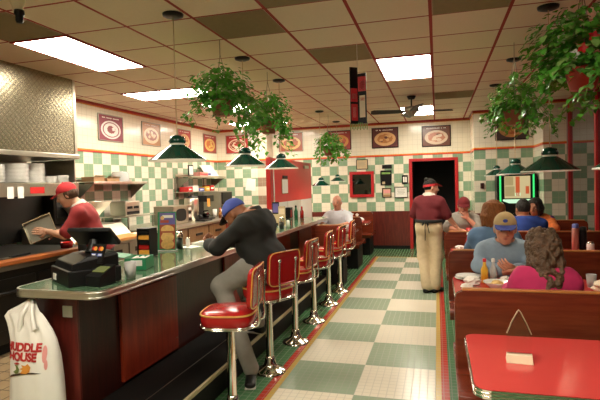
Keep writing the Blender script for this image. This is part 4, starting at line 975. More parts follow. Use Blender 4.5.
# lower shelf with packages above the urn
t = thing('rack_shelf', 'short steel rack above the brewer holding red and white packages', 'shelf', (-4.9, 9.3, 1.40))
part('board', 'steel', t, lambda b: b.box(-5.09, -4.78, 8.75, 10.1, 1.42, 1.432), .003)
for y in (8.8, 10.05): part('hanger', 'steel_d', t, lambda b: b.box(-5.095, -5.07, y - .01, y + .01, 1.30, 1.72))
for k, (y, w, h, mt, lb) in enumerate(((8.95, .09, .10, 'redcap', 'red package at the near end of the brewer rack'), (9.18, .12, .12, 'white', 'white package on the brewer rack beside the red one'), (9.45, .11, .07, 'cardblue', 'low blue package on the brewer rack'), (9.72, .10, .10, 'yellow', 'yellow package on the brewer rack'), (9.95, .09, .13, 'ketchup', 'dark red package at the far end of the brewer rack'))):
    t = thing('food_package', lb, 'package', (-4.92, y, 1.432), 'packages on the brewer rack')
    part('carton', mt, t, lambda b: b.box(-5.02, -4.82, y - w, y + w, 1.433, 1.433 + h), .005)
    part('printed_band', 'paper', t, lambda b: b.box(-4.8199, -4.818, y - w * .7, y + w * .7, 1.433 + h * .35, 1.433 + h * .6))

# ------------------------------------------------------------------ small booths along the far counter
def booth(x0, x1, Y, sides, label, group, zt=.905, d=.43):
    t = thing('booth_bench', label, 'bench', ((x0 + x1) / 2, Y, 0), group)
    def back(b):
        prof = [(-.03, .42), (-.028, .60), (-.022, zt - .012), (.022, zt - .012), (.028, .60), (.03, .42)]
        r = .05
        loops = [[(x, Y + py * k, z if z < .8 else z - dz) for py, z in prof] for x, k, dz in ((x0, .8, .05), (x0 + .012, 1, .018), (x0 + r, 1, 0), (x1 - r, 1, 0), (x1 - .012, 1, .018), (x1, .8, .05))]
        b.loft(loops, 0, False)
    part('backrest', 'booth', t, back, .004)
    part('top_edge', 'boothedge', t, lambda b: b.box(x0 + .04, x1 - .04, Y - .024, Y + .024, zt - .012, zt), .006)
    for s in sides:
        def seat(b):
            prof = [(.035, .455), (.10, .445), (d - .05, .462), (d - .012, .455), (d, .435), (d - .01, .40), (d - .03, .37), (d - .05, .37), (d - .05, .40), (.035, .415)]
            b.loft([[(x, Y + s * py, z) for py, z in prof] for x in ((x0, x1) if s < 0 else (x1, x0))], 0, False)
        part('seat', 'booth', t, seat, .006)
    part('base', 'blackm', t, lambda b: b.box(x0 + .10, x1 - .04, Y - (.30 if -1 in sides else .03), Y + (.30 if 1 in sides else .03), 0, .368))
    return t
def table(x0, x1, y0, y1, label, group, z=.74, r=.06, legs=None):
    cx, cy = (x0 + x1) / 2, (y0 + y1) / 2
    t = thing('dining_table', label, 'table', (cx, cy, 0), group)
    o = rrect(x0 + .004, x1 - .004, y0 + .004, y1 - .004, r - .004)
    part('tabletop', 'redtop', t, lambda b: b.prism(o, z - .032, z))
    def eg(b):
        q = rrect(x0, x1, y0, y1, r); n = len(q)
        vs = [(x, y, z - .036) for x, y in q] + [(x, y, z - .0015) for x, y in q] + [(x, y, z - .0015) for x, y in o] + [(x, y, z - .036) for x, y in o]
        b.add(vs, [f for k in range(n) for j in [(k + 1) % n] for f in ((k, j, n + j, n + k), (n + k, n + j, 2 * n + j, 2 * n + k), (3 * n + k, 3 * n + j, j, k))])
        for zz in (z - .026, z - .012): b.tube([(x, y, zz) for x, y in q], .0028, 5, 0, False, True)
    part('metal_edge', 'chrome', t, eg)
    for k, x in enumerate(legs or [cx]):
        part('pedestal', 'black', t, lambda b: b.lathe([(.115, .001), (.11, .02), (.05, .04), (.035, .07), (.035, z - .06), (.12, z - .037), (0, z - .037)], (x, cy, 0), 20))
    return t
GL = 'small wooden booths beyond the counter stools'
booth(-1.808, -1.335, 7.2, (1,), 'small wooden booth back between the last stool and the old man', GL)
booth(-2.35, -1.335, 8.87, (-1, 1), 'small wooden booth behind the old man in pale blue', GL)
booth(-2.35, -1.335, 10.5, (-1, 1), 'small wooden booth bench nearest the back wall', GL)
table(-1.808, -1.30, 7.72, 8.30, 'small red table of the old man in pale blue', 'small red two-seat tables')
table(-2.30, -1.30, 9.4, 9.98, 'small red empty-seated table behind the old man', 'small red two-seat tables')
# on the old man's table
TZ = .74
plate(-1.66, 7.93, TZ + .001, .115, 'white plate of food before the old man in pale blue', None)
t = thing('scrambled_eggs', 'heap of yellow food on the old man\'s plate', 'food', (-1.66, 7.93, TZ + .01))
part('heap', 'food', t, lambda b: crump(b, (-1.66, 7.93, TZ + .0195), .07, 9, 14, 8, .5))
cup(-1.79, 7.80, TZ, .028, .034, .13, 'juice_glass', 'glass of orange juice on the old man\'s small table', 'glass', 'clear', .8, None, 'cardorange')
cup(-1.43, 7.9, TZ, .028, .034, .10, 'juice_glass', 'short glass of yellow drink at the edge of the old man\'s table', 'glass', 'clear', .7, None, 'yellow')
jar(-1.62, 9.6, TZ, .03, .18, 'ketchup_bottle', 'ketchup bottle on the small table behind the old man', 'bottle', 'ketchup', 'white', None, 'white', None, True)
t = thing('napkin_pile', 'pile of white napkins on the small table behind the old man', 'napkins', (-1.45, 9.55, TZ))
part('pile', 'dirtypaper', t, lambda b: crump(b, (-1.45, 9.55, TZ + .001), .06, 21, 12, 7, .9))
t = thing('white_flower', 'small white folded napkin standing on the back booth edge', 'napkin', (-1.42, 8.87, .91))
part('fold', 'dirtypaper', t, lambda b: crump(b, (-1.42, 8.87, .907), .03, 22, 10, 7, 1.0))

# ------------------------------------------------------------------ booths on the window side
GR = 'long wooden booth benches on the window side'
BX0, BX1 = .085, 2.08
for i, lb in enumerate(('long wooden booth bench nearest the camera, behind the pink-shirted woman', 'long wooden booth bench behind the man in the tan and blue cap', 'long wooden booth bench in front of the youth in the maroon cap', 'farthest long wooden booth bench, behind the youth in the maroon cap')):
    booth(BX0, BX1, 2.92 + 1.65 * i, (-1, 1), lb, GR)
GT = 'long red booth tables on the window side'
table(.12, 2.10, 1.90, 2.60, 'empty red table with metal edge nearest the camera', GT, legs=(.75, 1.65))
table(.105, 2.10, 3.47, 4.14, 'red table littered with dishes before the man in the tan and blue cap', GT, legs=(.92, 1.65))
table(.13, 2.10, 5.10, 5.90, 'red table with ketchup and a glass behind the capped man', GT, legs=(.92, 1.65))
table(.13, 2.10, 6.80, 7.42, 'red table of the youth in the maroon cap', GT, legs=(.68, 1.75))
# clear sign holder on the nearest table
t = thing('sign_holder', 'clear pointed acrylic card holder standing on the empty red table', 'holder', (.325, 2.22, TZ))
SH = Matrix.Translation((.325, 2.23, TZ)) @ Matrix.Rotation(math.radians(-4), 4, 'Z')
def acr(b):
    b.T = SH
    poly = [(-.048, .03), (.048, .03), (.048, .12), (.030, .165), (.006, .215), (0, .222), (-.006, .215), (-.030, .165), (-.048, .12)]
    n = len(poly); b.add([(x, -.003, z) for x, z in poly], [tuple(range(n))]); b.add([(x, .003, z) for x, z in poly], [tuple(reversed(range(n)))])
    b.add([(x, -.003, z) for x, z in poly] + [(x, .003, z) for x, z in poly], [((i + 1) % n, i, n + i, n + (i + 1) % n) for i in range(n)])
part('acrylic_panel', 'glass', t, acr)
part('bevelled_edge', 'tan', t, lambda b: (setattr(b, 'T', SH), b.tube([(-.048, 0, .12), (-.030, 0, .165), (-.006, 0, .215), (0, 0, .222), (.006, 0, .215), (.030, 0, .165), (.048, 0, .12)], .0028, 6)))
part('base_block', 'signcream', t, lambda b: (setattr(b, 'T', SH), b.loft([[(-.052, -.03, .001), (.052, -.03, .001), (.052, .035, .001), (-.052, .035, .001)], [(-.05, -.018, .032), (.05, -.018, .032), (.05, .008, .036), (-.05, .008, .036)]], 0, False)), .002)
# dishes on the second table
p = plate(.225, 4.03, TZ + .001, .105, 'white dinner plate at the table corner under crumpled napkins', None)
plate(.228, 4.032, TZ + .0165, .10, 'upper white plate resting on the dinner plate at the table corner', None)
t = thing('crumpled_napkins', 'heap of crumpled white napkins on the table corner plates', 'napkins', (.24, 3.62, TZ))
part('heap', 'dirtypaper', t, lambda b: (crump(b, (.235, 3.74, TZ + .001), .065, 31, 14, 8, .65), crump(b, (.19, 3.62, TZ + .001), .045, 33, 12, 7, .6)))
t = thing('serving_bowl', 'shallow white bowl beside the crumpled napkins', 'bowl', (.37, 3.62, TZ))
part('bowl_wall', 'china', t, lambda b: b.lathe([(0, TZ + .001), (.05, TZ + .001), (.055, TZ + .008), (.098, TZ + .045), (.10, TZ + .05), (.094, TZ + .047), (.05, TZ + .014), (0, TZ + .012)], (.405, 3.72, 0), 28))
part('leftovers', 'food', t, lambda b: crump(b, (.40, 3.72, TZ + .0165), .045, 35, 12, 7, .5))
jar(.335, 3.91, TZ, .026, .185, 'mustard_bottle', 'yellow sauce bottle with a red cap on the littered table', 'bottle', 'yellow', 'redcap', None, 'white', None, True)
jar(.398, 3.92, TZ, .026, .185, 'hot_sauce_bottle', 'clear brown sauce bottle with a white cap on the littered table', 'bottle', 'clear', 'white', .35, 'sauce', None, True)
cup(.56, 3.77, TZ, .038, .047, .115, 'paper_cup', 'cream paper cup beside the pink-shirted woman', 'cup', 'signcream')
t = thing('used_napkin', 'crumpled napkins lying before the cream paper cup', 'napkin', (.46, 3.70, TZ))
part('crumple', 'dirtypaper', t, lambda b: (crump(b, (.475, 3.87, TZ + .001), .045, 41, 14, 7, .7), crump(b, (.54, 3.88, TZ + .001), .03, 42, 12, 7, .8)))
cup(1.04, 3.86, TZ, .028, .034, .09, 'water_glass', 'small clear glass on the littered table beyond the pink sleeve', 'glass', 'clear', .4, None, 'white')
t = thing('paper_bundle', 'crumpled pinkish paper bundle at the window end of the littered table', 'paper', (1.07, 3.62, TZ))
part('bundle', 'signcream', t, lambda b: crump(b, (1.07, 3.62, TZ + .001), .10, 44, 14, 8, .5))
t = thing('steel_fork', 'steel fork lying on the littered table beside the pink sleeve', 'fork', (.90, 3.56, TZ))
part('handle', 'chrome', t, lambda b: b.tube([(.90, 3.50, TZ + .008), (.885, 3.56, TZ + .012), (.875, 3.60, TZ + .008)], [.006, .004, .006], 6))
part('tines', 'chrome', t, lambda b: [b.tube([(.862 + .009 * k, 3.60, TZ + .006), (.858 + .009 * k, 3.66, TZ + .005)], .002, 5) for k in range(4)])
M['dullpink'] = plain('dull_pink', (.42, .17, .13), .5)
# third table
jar(.325, 5.78, TZ, .027, .19, 'ketchup_bottle', 'ketchup bottle with white cap on the table behind the capped man', 'bottle', 'ketchup', 'white', None, 'white', None, True)
cup(.42, 5.80, TZ, .036, .042, .14, 'water_glass', 'clear water glass beside the white-capped ketchup bottle', 'glass', 'clear')
t = thing('red_folder', 'red folded menu lying near the window end of the third table', 'menu', (1.26, 5.62, TZ))
part('cover', 'redcap', t, lambda b: b.box(1.17, 1.33, 5.5, 5.74, TZ + .001, TZ + .012), .003)
t = thing('used_napkin', 'crumpled napkin on the corner of the third table', 'napkin', (.24, 5.72, TZ))
part('crumple', 'dirtypaper', t, lambda b: crump(b, (.235, 5.72, TZ + .001), .055, 47, 14, 7, .5))
jar(1.365, 5.60, TZ, .034, .30, 'sauce_bottle', 'tall pinkish bottle in the condiment cluster by the window', 'bottle', 'dullpink', 'cardblue', None, 'white', None)
jar(1.435, 5.60, TZ, .036, .27, 'pepper_mill', 'tall black container in the condiment cluster by the window', 'container', 'blackm', 'black')
jar(1.475, 5.50, TZ, .034, .13, 'salt_shaker', 'pale shaker in front of the tall black container by the window', 'shaker', 'white', 'chrome')
# fourth table
cup(.41, 6.98, TZ, .035, .042, .13, 'red_cup', 'red cup on the table of the youth in the maroon cap', 'cup', 'redcap')
t = thing('sandwich_basket', 'yellow basket of food before the youth in the maroon cap', 'basket', (.50, 7.1, TZ))
part('basket', 'yellow', t, lambda b: b.lathe([(0, TZ + .001), (.09, TZ + .001), (.12, TZ + .05), (.114, TZ + .05), (.085, TZ + .008), (0, TZ + .008)], (.62, 7.08, 0), 20)); part('food', 'food', t, lambda b: crump(b, (.62, 7.08, TZ + .01), .08, 51, 14, 8, .7))
t = thing('white_cloth', 'folded white napkin at the table edge under the server\'s hand', 'napkin', (.26, 6.9, TZ))
part('fold', 'dirtypaper', t, lambda b: crump(b, (.27, 6.92, TZ + .001), .07, 53, 14, 7, .5))

# ------------------------------------------------------------------ jukebox
jx, jy = 1.42, 9.80
t = thing('jukebox', 'dark jukebox with green neon tubes and a lit title display', 'jukebox', (jx, jy, 0))
def arch(w, z0, z1, n=14):
    r = w; return [(-w, z0), (w, z0)] + [(r * math.cos(PI * k / n), z1 - r * .55 + r * .55 * math.sin(PI * k / n)) for k in range(n + 1)]
def vprism(b, poly, y0, y1, mat=0):
    n = len(poly)
    b.add([(jx + x, y0, z) for x, z in poly], [tuple(range(n))], mat); b.add([(jx + x, y1, z) for x, z in poly], [tuple(reversed(range(n)))], mat)
    b.add([(jx + x, y0, z) for x, z in poly] + [(jx + x, y1, z) for x, z in poly], [((i + 1) % n, i, n + i, n + (i + 1) % n) for i in range(n)], mat)
part('cabinet', 'black', t, lambda b: vprism(b, arch(.34, .05, 1.74), jy, YBAY - .03), .01)
part('plinth', 'blackm', t, lambda b: b.box(jx - .33, jx + .33, jy + .02, YBAY - .03, 0, .05))
part('crown_panel', 'greenbox', t, lambda b: vprism(b, arch(.26, 1.62, 1.72), jy - .02, jy - .001))
for s in (-1, 1): part('neon_tube', 'neon', t, lambda b: b.tube([(jx + s * .285, jy - .02, 1.02 if s < 0 else 1.10), (jx + s * .285, jy - .02, 1.60)], .015, 8))
def disp(b):
    b.box(jx - .21, jx + .23, jy - .012, jy - .001, 1.16, 1.57, 0)
    rnd = random.Random(2)
    for (a, c, p, q, m) in ((-.20, -.06, 1.40, 1.56, 4), (-.20, -.04, 1.20, 1.38, 4), (-.02, .05, 1.20, 1.56, 1), (.07, .20, 1.42, 1.55, 2), (.07, .13, 1.22, 1.40, 2), (.15, .21, 1.24, 1.38, 1), (-.03, .06, 1.20, 1.26, 3)):
        b.box(jx + a, jx + c, jy - .016, jy - .012, p, q, m)
part('display', ['juke', 'jukered', 'juke', 'jukegreen', 'jukedim'], t, disp) if M.update({'jukered': emit('lit_red_card', (1.0, .16, .04), .45), 'jukedim': emit('lit_dim_card', (.9, .7, .3), .35)}) is None else None
part('ledge', 'jukegreen', t, lambda b: b.loft([[(jx - .24, jy - .01, 1.14), (jx + .26, jy - .01, 1.14), (jx + .26, jy - .001, 1.14), (jx - .24, jy - .001, 1.14)], [(jx - .24, jy - .03, 1.11), (jx + .26, jy - .03, 1.11), (jx + .26, jy - .001, 1.11), (jx - .24, jy - .001, 1.11)], [(jx - .14, jy - .06, 1.07), (jx + .16, jy - .06, 1.07), (jx + .16, jy - .001, 1.07), (jx - .14, jy - .001, 1.07)]], 0, False))
part('speaker', 'blacksteel_and_shade', t, lambda b: vprism(b, [(.10 * math.cos(2 * PI * k / 24) - .0, .80 + .10 * math.sin(2 * PI * k / 24)) for k in range(24)], jy - .015, jy - .001))
part('silver_oval', 'white', t, lambda b: vprism(b, [(-.27 + .055 * math.cos(2 * PI * k / 24), 1.0 + .09 * math.sin(2 * PI * k / 24)) for k in range(24)], jy - .03, jy - .001))
t = thing('arcade_cabinet', 'plain black cabinet standing between jukebox and corner pier', 'cabinet', (1.79, 9.95, 0)) if False else None
# ------------------------------------------------------------------ people: smooth-union distance fields turned into one surface
V = lambda *a: np.array(a, dtype=float)
def cap_(a, b, r0, r1, k=.02): return ('cap', V(*a), V(*b), r0, r1, k, None)
def ecap_(a, b, w, p0, p1, k=.04): return ('ecap', V(*a), V(*b), V(*w), p0, p1, k, None)
def ell_(c, r, ax=None, k=.015, clip=None): return ('ell', V(*c), V(*r), ax, k, clip)
def pbounds(p):
    if p[0] == 'cap': m = max(p[3], p[4]); return np.minimum(p[1], p[2]) - m, np.maximum(p[1], p[2]) + m
    if p[0] == 'ecap': m = max(p[4] + p[5]); return np.minimum(p[1], p[2]) - m, np.maximum(p[1], p[2]) + m
    m = max(p[2]); return p[1] - m, p[1] + m
def pdist(p, P):
    if p[0] in ('cap', 'ecap'):
        a, ab = p[1], p[2] - p[1]; L2 = max(1e-9, ab @ ab); q = P - a
        t = np.clip((q @ ab) / L2, 0, 1)[..., None]; e = q - t * ab
        if p[0] == 'cap': return np.sqrt((e * e).sum(-1)) - (p[3] + (p[4] - p[3]) * t[..., 0])
        u = e @ p[3]; rest = np.sqrt(np.maximum(0, (e * e).sum(-1) - u * u)); tt = t[..., 0]
        rw = p[4][0] + (p[5][0] - p[4][0]) * tt; rd = p[4][1] + (p[5][1] - p[4][1]) * tt
        return (np.sqrt((u / rw) ** 2 + (rest / rd) ** 2) - 1) * np.minimum(rw, rd)
    q = P - p[1]
    if p[3] is not None: q = q @ p[3]
    d0 = np.sqrt(((q / p[2]) ** 2).sum(-1)); d1 = np.sqrt(((q / p[2] ** 2) ** 2).sum(-1))
    d = d0 * (d0 - 1) / np.maximum(d1, 1e-6)
    if p[5]:
        for c, n in p[5]: d = np.maximum(d, (P - V(*c)) @ V(*n))
    return d
def surf(prims, h, grow=0.0, cuts=(), noise=0.0, seed=0):
    bs = [pbounds(p) for p in prims]
    lo = np.min([b[0] for b in bs], 0) - .03 - grow; hi = np.max([b[1] for b in bs], 0) + .03 + grow
    n = np.ceil((hi - lo) / h).astype(int) + 1
    F = np.full(n, .5)
    ax = [lo[i] + h * np.arange(n[i]) for i in range(3)]
    for p, b in zip(prims, bs):
        k = p[6] if p[0] == 'ecap' else (p[5] if p[0] == 'cap' else p[4]); mg = k + 3 * h + grow
        i0 = np.maximum(0, np.floor((b[0] - mg - lo) / h).astype(int)); i1 = np.minimum(n, np.ceil((b[1] + mg - lo) / h).astype(int) + 1)
        sl = tuple(slice(i0[i], i1[i]) for i in range(3))
        P = np.stack(np.meshgrid(*[ax[i][sl[i]] for i in range(3)], indexing='ij'), -1)
        d = pdist(p, P) - grow; A = F[sl]
        m = np.maximum(k - np.abs(A - d), 0) / max(k, 1e-6)
        F[sl] = np.minimum(A, d) - m * m * k * .25
    if noise or cuts:
        P = np.stack(np.meshgrid(*ax, indexing='ij'), -1)
        if noise:
            s = seed * 1.7
            F = F + noise * (np.sin(31 * P[..., 0] + 9 * P[..., 2] + s) * np.sin(27 * P[..., 1] + 14 * P[..., 2] + 2 * s) + .6 * np.sin(55 * P[..., 2] + 21 * P[..., 0] + s) * np.sin(43 * P[..., 1] + s))
        for c, nn in cuts: F = np.maximum(F, (P - V(*c)) @ V(*nn))
    # surface nets
    N = F.shape; ins = F < 0
    c = [(i, j, k) for i in (0, 1) for j in (0, 1) for k in (0, 1)]
    sub = lambda A, i, j, k: A[i:N[0] - 1 + i, j:N[1] - 1 + j, k:N[2] - 1 + k]
    anyi = np.zeros([x - 1 for x in N], bool); alli = np.ones_like(anyi)
    for q in c: s_ = sub(ins, *q); anyi |= s_; alli &= s_
    act = anyi & ~alli; idx = np.full(act.shape, -1, dtype=np.int64); cells = np.argwhere(act); idx[act] = np.arange(len(cells))
    acc = np.zeros((len(cells), 3)); cnt = np.zeros(len(cells))
    ci, cj, ck = cells.T
    for a in c:
        for axx in range(3):
            if a[axx] == 1: continue
            b = list(a); b[axx] = 1
            fa = F[ci + a[0], cj + a[1], ck + a[2]]; fb = F[ci + b[0], cj + b[1], ck + b[2]]
            m = (fa < 0) != (fb < 0); t = np.where(m, fa / np.where(m, fa - fb, 1), 0)
            pt = np.tile(np.array(a, float), (len(cells), 1)); pt[:, axx] += t
            acc += pt * m[:, None]; cnt += m
    verts = lo + h * (cells + acc / cnt[:, None])
    faces = []
    for axx in range(3):
        o1, o2 = [(1, 2), (2, 0), (0, 1)][axx]
        sa = [slice(None)] * 3; sb = [slice(None)] * 3; sa[axx] = slice(0, N[axx] - 1); sb[axx] = slice(1, N[axx])
        ia = ins[tuple(sa)]; ib = ins[tuple(sb)]
        for flip in (0, 1):
            m = (ia & ~ib) if not flip else (~ia & ib)
            e = np.argwhere(m)
            if not len(e): continue
            ok = (e[:, o1] > 0) & (e[:, o2] > 0) & (e[:, o1] < N[o1] - 1) & (e[:, o2] < N[o2] - 1); e = e[ok]
            def at(d1, d2):
                q = e.copy(); q[:, o1] -= d1; q[:, o2] -= d2; return idx[q[:, 0], q[:, 1], q[:, 2]]
            f = np.stack([at(1, 1), at(0, 1), at(0, 0), at(1, 0)], 1)
            faces.append(f if not flip else f[:, ::-1])
    return verts, np.concatenate(faces)
def np_add(b, vf, mat=0): b.add_np = None; base = len(b.v); b.v += [tuple(x) for x in vf[0].tolist()]; fs = (vf[1] + base).tolist(); b.f += [tuple(f) for f in fs]; b.m += [mat] * len(fs); b.sm += [True] * len(fs); return b

def unit(v): v = np.array(v, float); return v / max(1e-9, np.linalg.norm(v))
class Person:
    def __init__(s, label, loc, face, skin='skin', g=1.0):
        s.loc = V(*loc); s.F = unit((face[0], face[1], 0)); s.R = np.array([s.F[1], -s.F[0], 0]); s.U = V(0, 0, 1); s.skin = skin; s.g = g
        s.t = thing('person', label, 'person', tuple(loc)); s.body = []; s.fine = []; s.extra = []
    def w(s, p): return s.loc + p[0] * s.R + p[1] * s.F + p[2] * s.U
    def d(s, p): return unit(p[0] * s.R + p[1] * s.F + p[2] * s.U)
    # all positions are (to the person's right, ahead, up)
    def torso(s, hip, neck, sw=.18, belly=0.0):
        s.belly = belly; g = s.g; Hh, Nn = s.w(hip), s.w(neck); s.H, s.N = Hh, Nn; ax = unit(Nn - Hh); fr = unit(np.cross(ax, s.R)) * -1; s.ax = ax; s.fr = fr
        fr = unit(np.cross(s.U if abs(ax[2]) < .3 else ax, s.R)); fr = fr if fr @ s.F > 0 else -fr; s.fr = fr
        L_ = np.linalg.norm(Nn - Hh); at = lambda t, f=0: Hh + (Nn - Hh) * t + fr * f
        s.sh = [Nn - ax * .085 + s.R * sw, Nn - ax * .085 - s.R * sw]
        s.tor = [ecap_(at(-.02) - s.R * .06, at(-.02) + s.R * .06, ax, (.125 * g, .118 * g), (.125 * g, .118 * g)),
                 ecap_(at(.10, belly * .5), at(.40, belly), s.R, (.165 * g, .120 * g), (.150 * g, .112 * g)),
                 ecap_(at(.40, belly), at(.72, .01), s.R, (.150 * g, .112 * g), (.170 * g, .118 * g)),
                 ecap_(at(.72, .01), at(.88, -.005), s.R, (.168 * g, .115 * g), (.14 * g, .082 * g)),
                 cap_(s.sh[0], s.sh[1], .050 * g, .050 * g, .05), cap_(at(.88) + s.R * .03, s.sh[0], .050, .046, .03), cap_(at(.88) - s.R * .03, s.sh[1], .050, .046, .03), cap_(at(.86), at(1.0), .075, .058, .03)]
        s.hem = at(.02)
    def leg(s, side, knee, ankle):
        sgn = 1 if side == 'R' else -1; h = s.H + s.R * .09 * sgn * s.g; k, a = s.w(knee), s.w(ankle)
        th = [cap_(h, k, .088 * s.g, .060, .03), cap_(k, a, .060, .042, .02)]
        s.legs = getattr(s, 'legs', []) + th; s.ank = getattr(s, 'ank', []) + [(a, k)]
    def arm(s, side, elbow, wrist, hd, pn, curl=.5, spread=.15):
        S_ = s.sh[0 if side == 'R' else 1]; e, w_ = s.w(elbow), s.w(wrist); d, n = s.d(hd), s.d(pn); n = unit(n - d * (n @ d)); x = np.cross(d, n)
        th = -x if side == 'R' else x      # towards the thumb, given the palm's normal
        s.arms = getattr(s, 'arms', []) + [(S_, e, w_)]
        s.body += [cap_(S_, e, .048, .040, .02), cap_(e, w_, .041, .028, .02)]
        h = [cap_(w_ - d * .03, w_ + d * .012, .028, .025, .01), ecap_(w_ + d * .02, w_ + d * .072, x, (.034, .015), (.040, .014), .012)]
        for k, (off, ln) in enumerate(((.031, .070), (.0105, .080), (-.0105, .074), (-.030, .058))):
            b0 = w_ + d * .082 + th * off; c1 = curl * .6; d1 = unit(d * math.cos(c1) + n * math.sin(c1) + th * off * spread * 8); p1 = b0 + d1 * ln * .45
            c2 = curl * 1.5; d2 = unit(d * math.cos(c2) + n * math.sin(c2)); p2 = p1 + d2 * ln * .33
            c3 = curl * 2.2; d3 = unit(d * math.cos(c3) + n * math.sin(c3)); p3 = p2 + d3 * ln * .24
            h += [cap_(b0 - d * .02, b0, .0095, .0098, .006), cap_(b0, p1, .0098, .0088, .004), cap_(p1, p2, .0088, .008, .003), cap_(p2, p3, .008, .0068, .003)]
        t0 = w_ + d * .022 + th * .026; t1 = t0 + unit(th * .75 + d * .6 + n * .35) * .038; t2 = t1 + unit(th * .25 + d * .85 + n * .5 * (1 + curl)) * .032
        h += [cap_(t0, t1, .0145, .0115, .010), cap_(t1, t2, .0115, .0085, .004)]
        s.fine.append(h)
    def head(s, c, f, up=(0, 0, 1), sc=1.0):
        c = s.w(c); f = s.d(f); u = s.d(up); u = unit(u - f * (u @ f)); r = np.cross(f, u); A = np.stack([r, f, u], 1)
        s.hc, s.hf, s.hu, s.hr, s.hA, s.hs = c, f, u, r, A, sc
        q = lambda a, b_, d_: c + sc * (a * r + b_ * f + d_ * u); s.q = q
        E = lambda p, rad, k=.015: ell_(q(*p), [x * sc for x in rad], A, k)
        C_ = lambda a, b_, r0, r1, k=.01: cap_(q(*a), q(*b_), r0 * sc, r1 * sc, k)
        h = [E((0, -.012, .025), (.076, .094, .098)), E((0, .03, -.035), (.060, .062, .086), .03), E((0, .052, -.090), (.032, .030, .024), .025),
             C_((0, .086, .012), (0, .106, -.028), .009, .014, .012), C_((-.014, .095, -.033), (.014, .095, -.033), .008, .008, .008),
             C_((-.034, .074, .024), (.034, .074, .024), .014, .014, .015), E((.036, .058, -.030), (.024, .024, .024), .02), E((-.036, .058, -.030), (.024, .024, .024), .02),
             C_((-.018, .084, -.058), (.018, .084, -.058), .008, .008, .01)]
        for sg in (1, -1): h += [E((.077 * sg, -.006, -.008), (.010, .020, .031), .008)]
        nb = s.N; h += [cap_(q(0, -.022, -.055), nb + s.U * .0, .056, .062, .03)]
        s.headp = h
    def face(s, b):
        q, A, sc = s.q, s.hA, s.hs
        def small(p, rad, m, n=10, k=6):
            T0 = b.T; X = Matrix([list(s.hr) + [0], list(s.hf) + [0], list(s.hu) + [0], [0, 0, 0, 1]]).transposed(); X.translation = Vector(q(*p)); b.T = X
            b.ell((0, 0, 0), [x * sc for x in rad], m, n, k); b.T = T0
        for sg in (1, -1):
            small((.031 * sg, .078, .002), (.0125, .011, .0085), 1); small((.031 * sg, .0865, .002), (.006, .0045, .006), 2); small((.032 * sg, .084, .026), (.018, .007, .0045), 4)
        small((0, .091, -.0545), (.021, .006, .0045), 3); small((0, .0895, -.0645), (.018, .007, .005), 3)
    def finish_body(s, hair_m='hair_short'):
        b = MB(); pr = s.tor + s.body + getattr(s, 'legs', [])
        np_add(b, surf(pr, .013)); np_add(b, surf(s.headp, .0062))
        for h in s.fine: np_add(b, surf(h, .0042))
        s.face(b); b.build('body', [s.skin, 'eye', 'iris', 'lip', hair_m], s.t)
    def shirt(s, mt, sleeve=2.0, grow=.014, name='shirt', noise=.0035, hem=.0, collar=None, seed=1, h=.011, collar_h=.95):
        pr = list(s.tor)
        for S_, e, w_ in s.arms:
            if sleeve <= 1: pr += [cap_(S_, S_ + (e - S_) * sleeve, .049, .052, .02)]
            else: pr += [cap_(S_, e, .050, .043, .02), cap_(e, e + (w_ - e) * (sleeve - 1), .043, .034, .02)]
        ax = s.ax; cuts = [(s.N + ax * .012, ax), (s.H - ax * hem, -ax * 1.0)]
        ob = np_add(MB(), surf(pr, h, grow, cuts, noise, seed)).build(name, mt, s.t)
        if collar:
            b = MB(); n = 20; r0, r1 = .072, .088; X = []
            f = s.fr; rr = s.R
            for (rad, up) in ((.078, -.01), (.074, .035), (.080, .030), (.098, -.012)):
                X.append([tuple(s.N + ax * (up - .012 * math.cos(a)) + rr * math.sin(a) * rad * 1.02 + f * (math.cos(a) * rad * .95)) for a in [2 * PI * i / n for i in range(n)]])
            b.loft(X, 0, True, False).build('collar', collar, ob)
        return ob
    def trousers(s, mt, grow=.014, upto=.98, noise=.003, seed=2, name='trousers'):
        g = s.g * .93; pr = [ecap_(s.H - s.R * .06, s.H + s.R * .06, s.ax, (.125 * g, .118 * g), (.125 * g, .118 * g)), ecap_(s.H + s.fr * s.belly * .3, s.H + s.ax * .10 + s.fr * s.belly * .7, s.R, (.160 * g, .112 * g), (.150 * g, .105 * g))]
        for p in s.legs: pr.append(('cap', p[1], p[2] if upto > .97 else p[1] + (p[2] - p[1]) * 1.0, p[3], p[4] + .008, .03, None))
        return np_add(MB(), surf(pr, .011, grow, [(s.H + s.ax * .12, s.ax)], noise, seed)).build(name, mt, s.t)
    def shoes(s, mt, dirs, sole=None):
        for (a, k), dr in zip(s.ank, dirs):
            f = s.d(dr); x = unit(np.cross(f, s.U)) if abs(f[2]) < .9 else s.R; up = np.cross(x, f)
            pr = [ecap_(a + f * .0 - up * .045, a + f * .16 - up * .062, x, (.038, .032), (.043, .026), .02), cap_(a - up * .02, a - up * .05, .044, .042, .02), ell_(a - f * .035 - up * .058, (.038, .045, .035), None, .02)]
            o = np_add(MB(), surf(pr, .008)).build('shoe', mt, s.t)
            if sole:
                np_add(MB(), surf([ecap_(a - f * .04 - up * .088, a + f * .17 - up * .088, x, (.040, .008), (.044, .008), .01)], .006)).build('sole', sole, o)
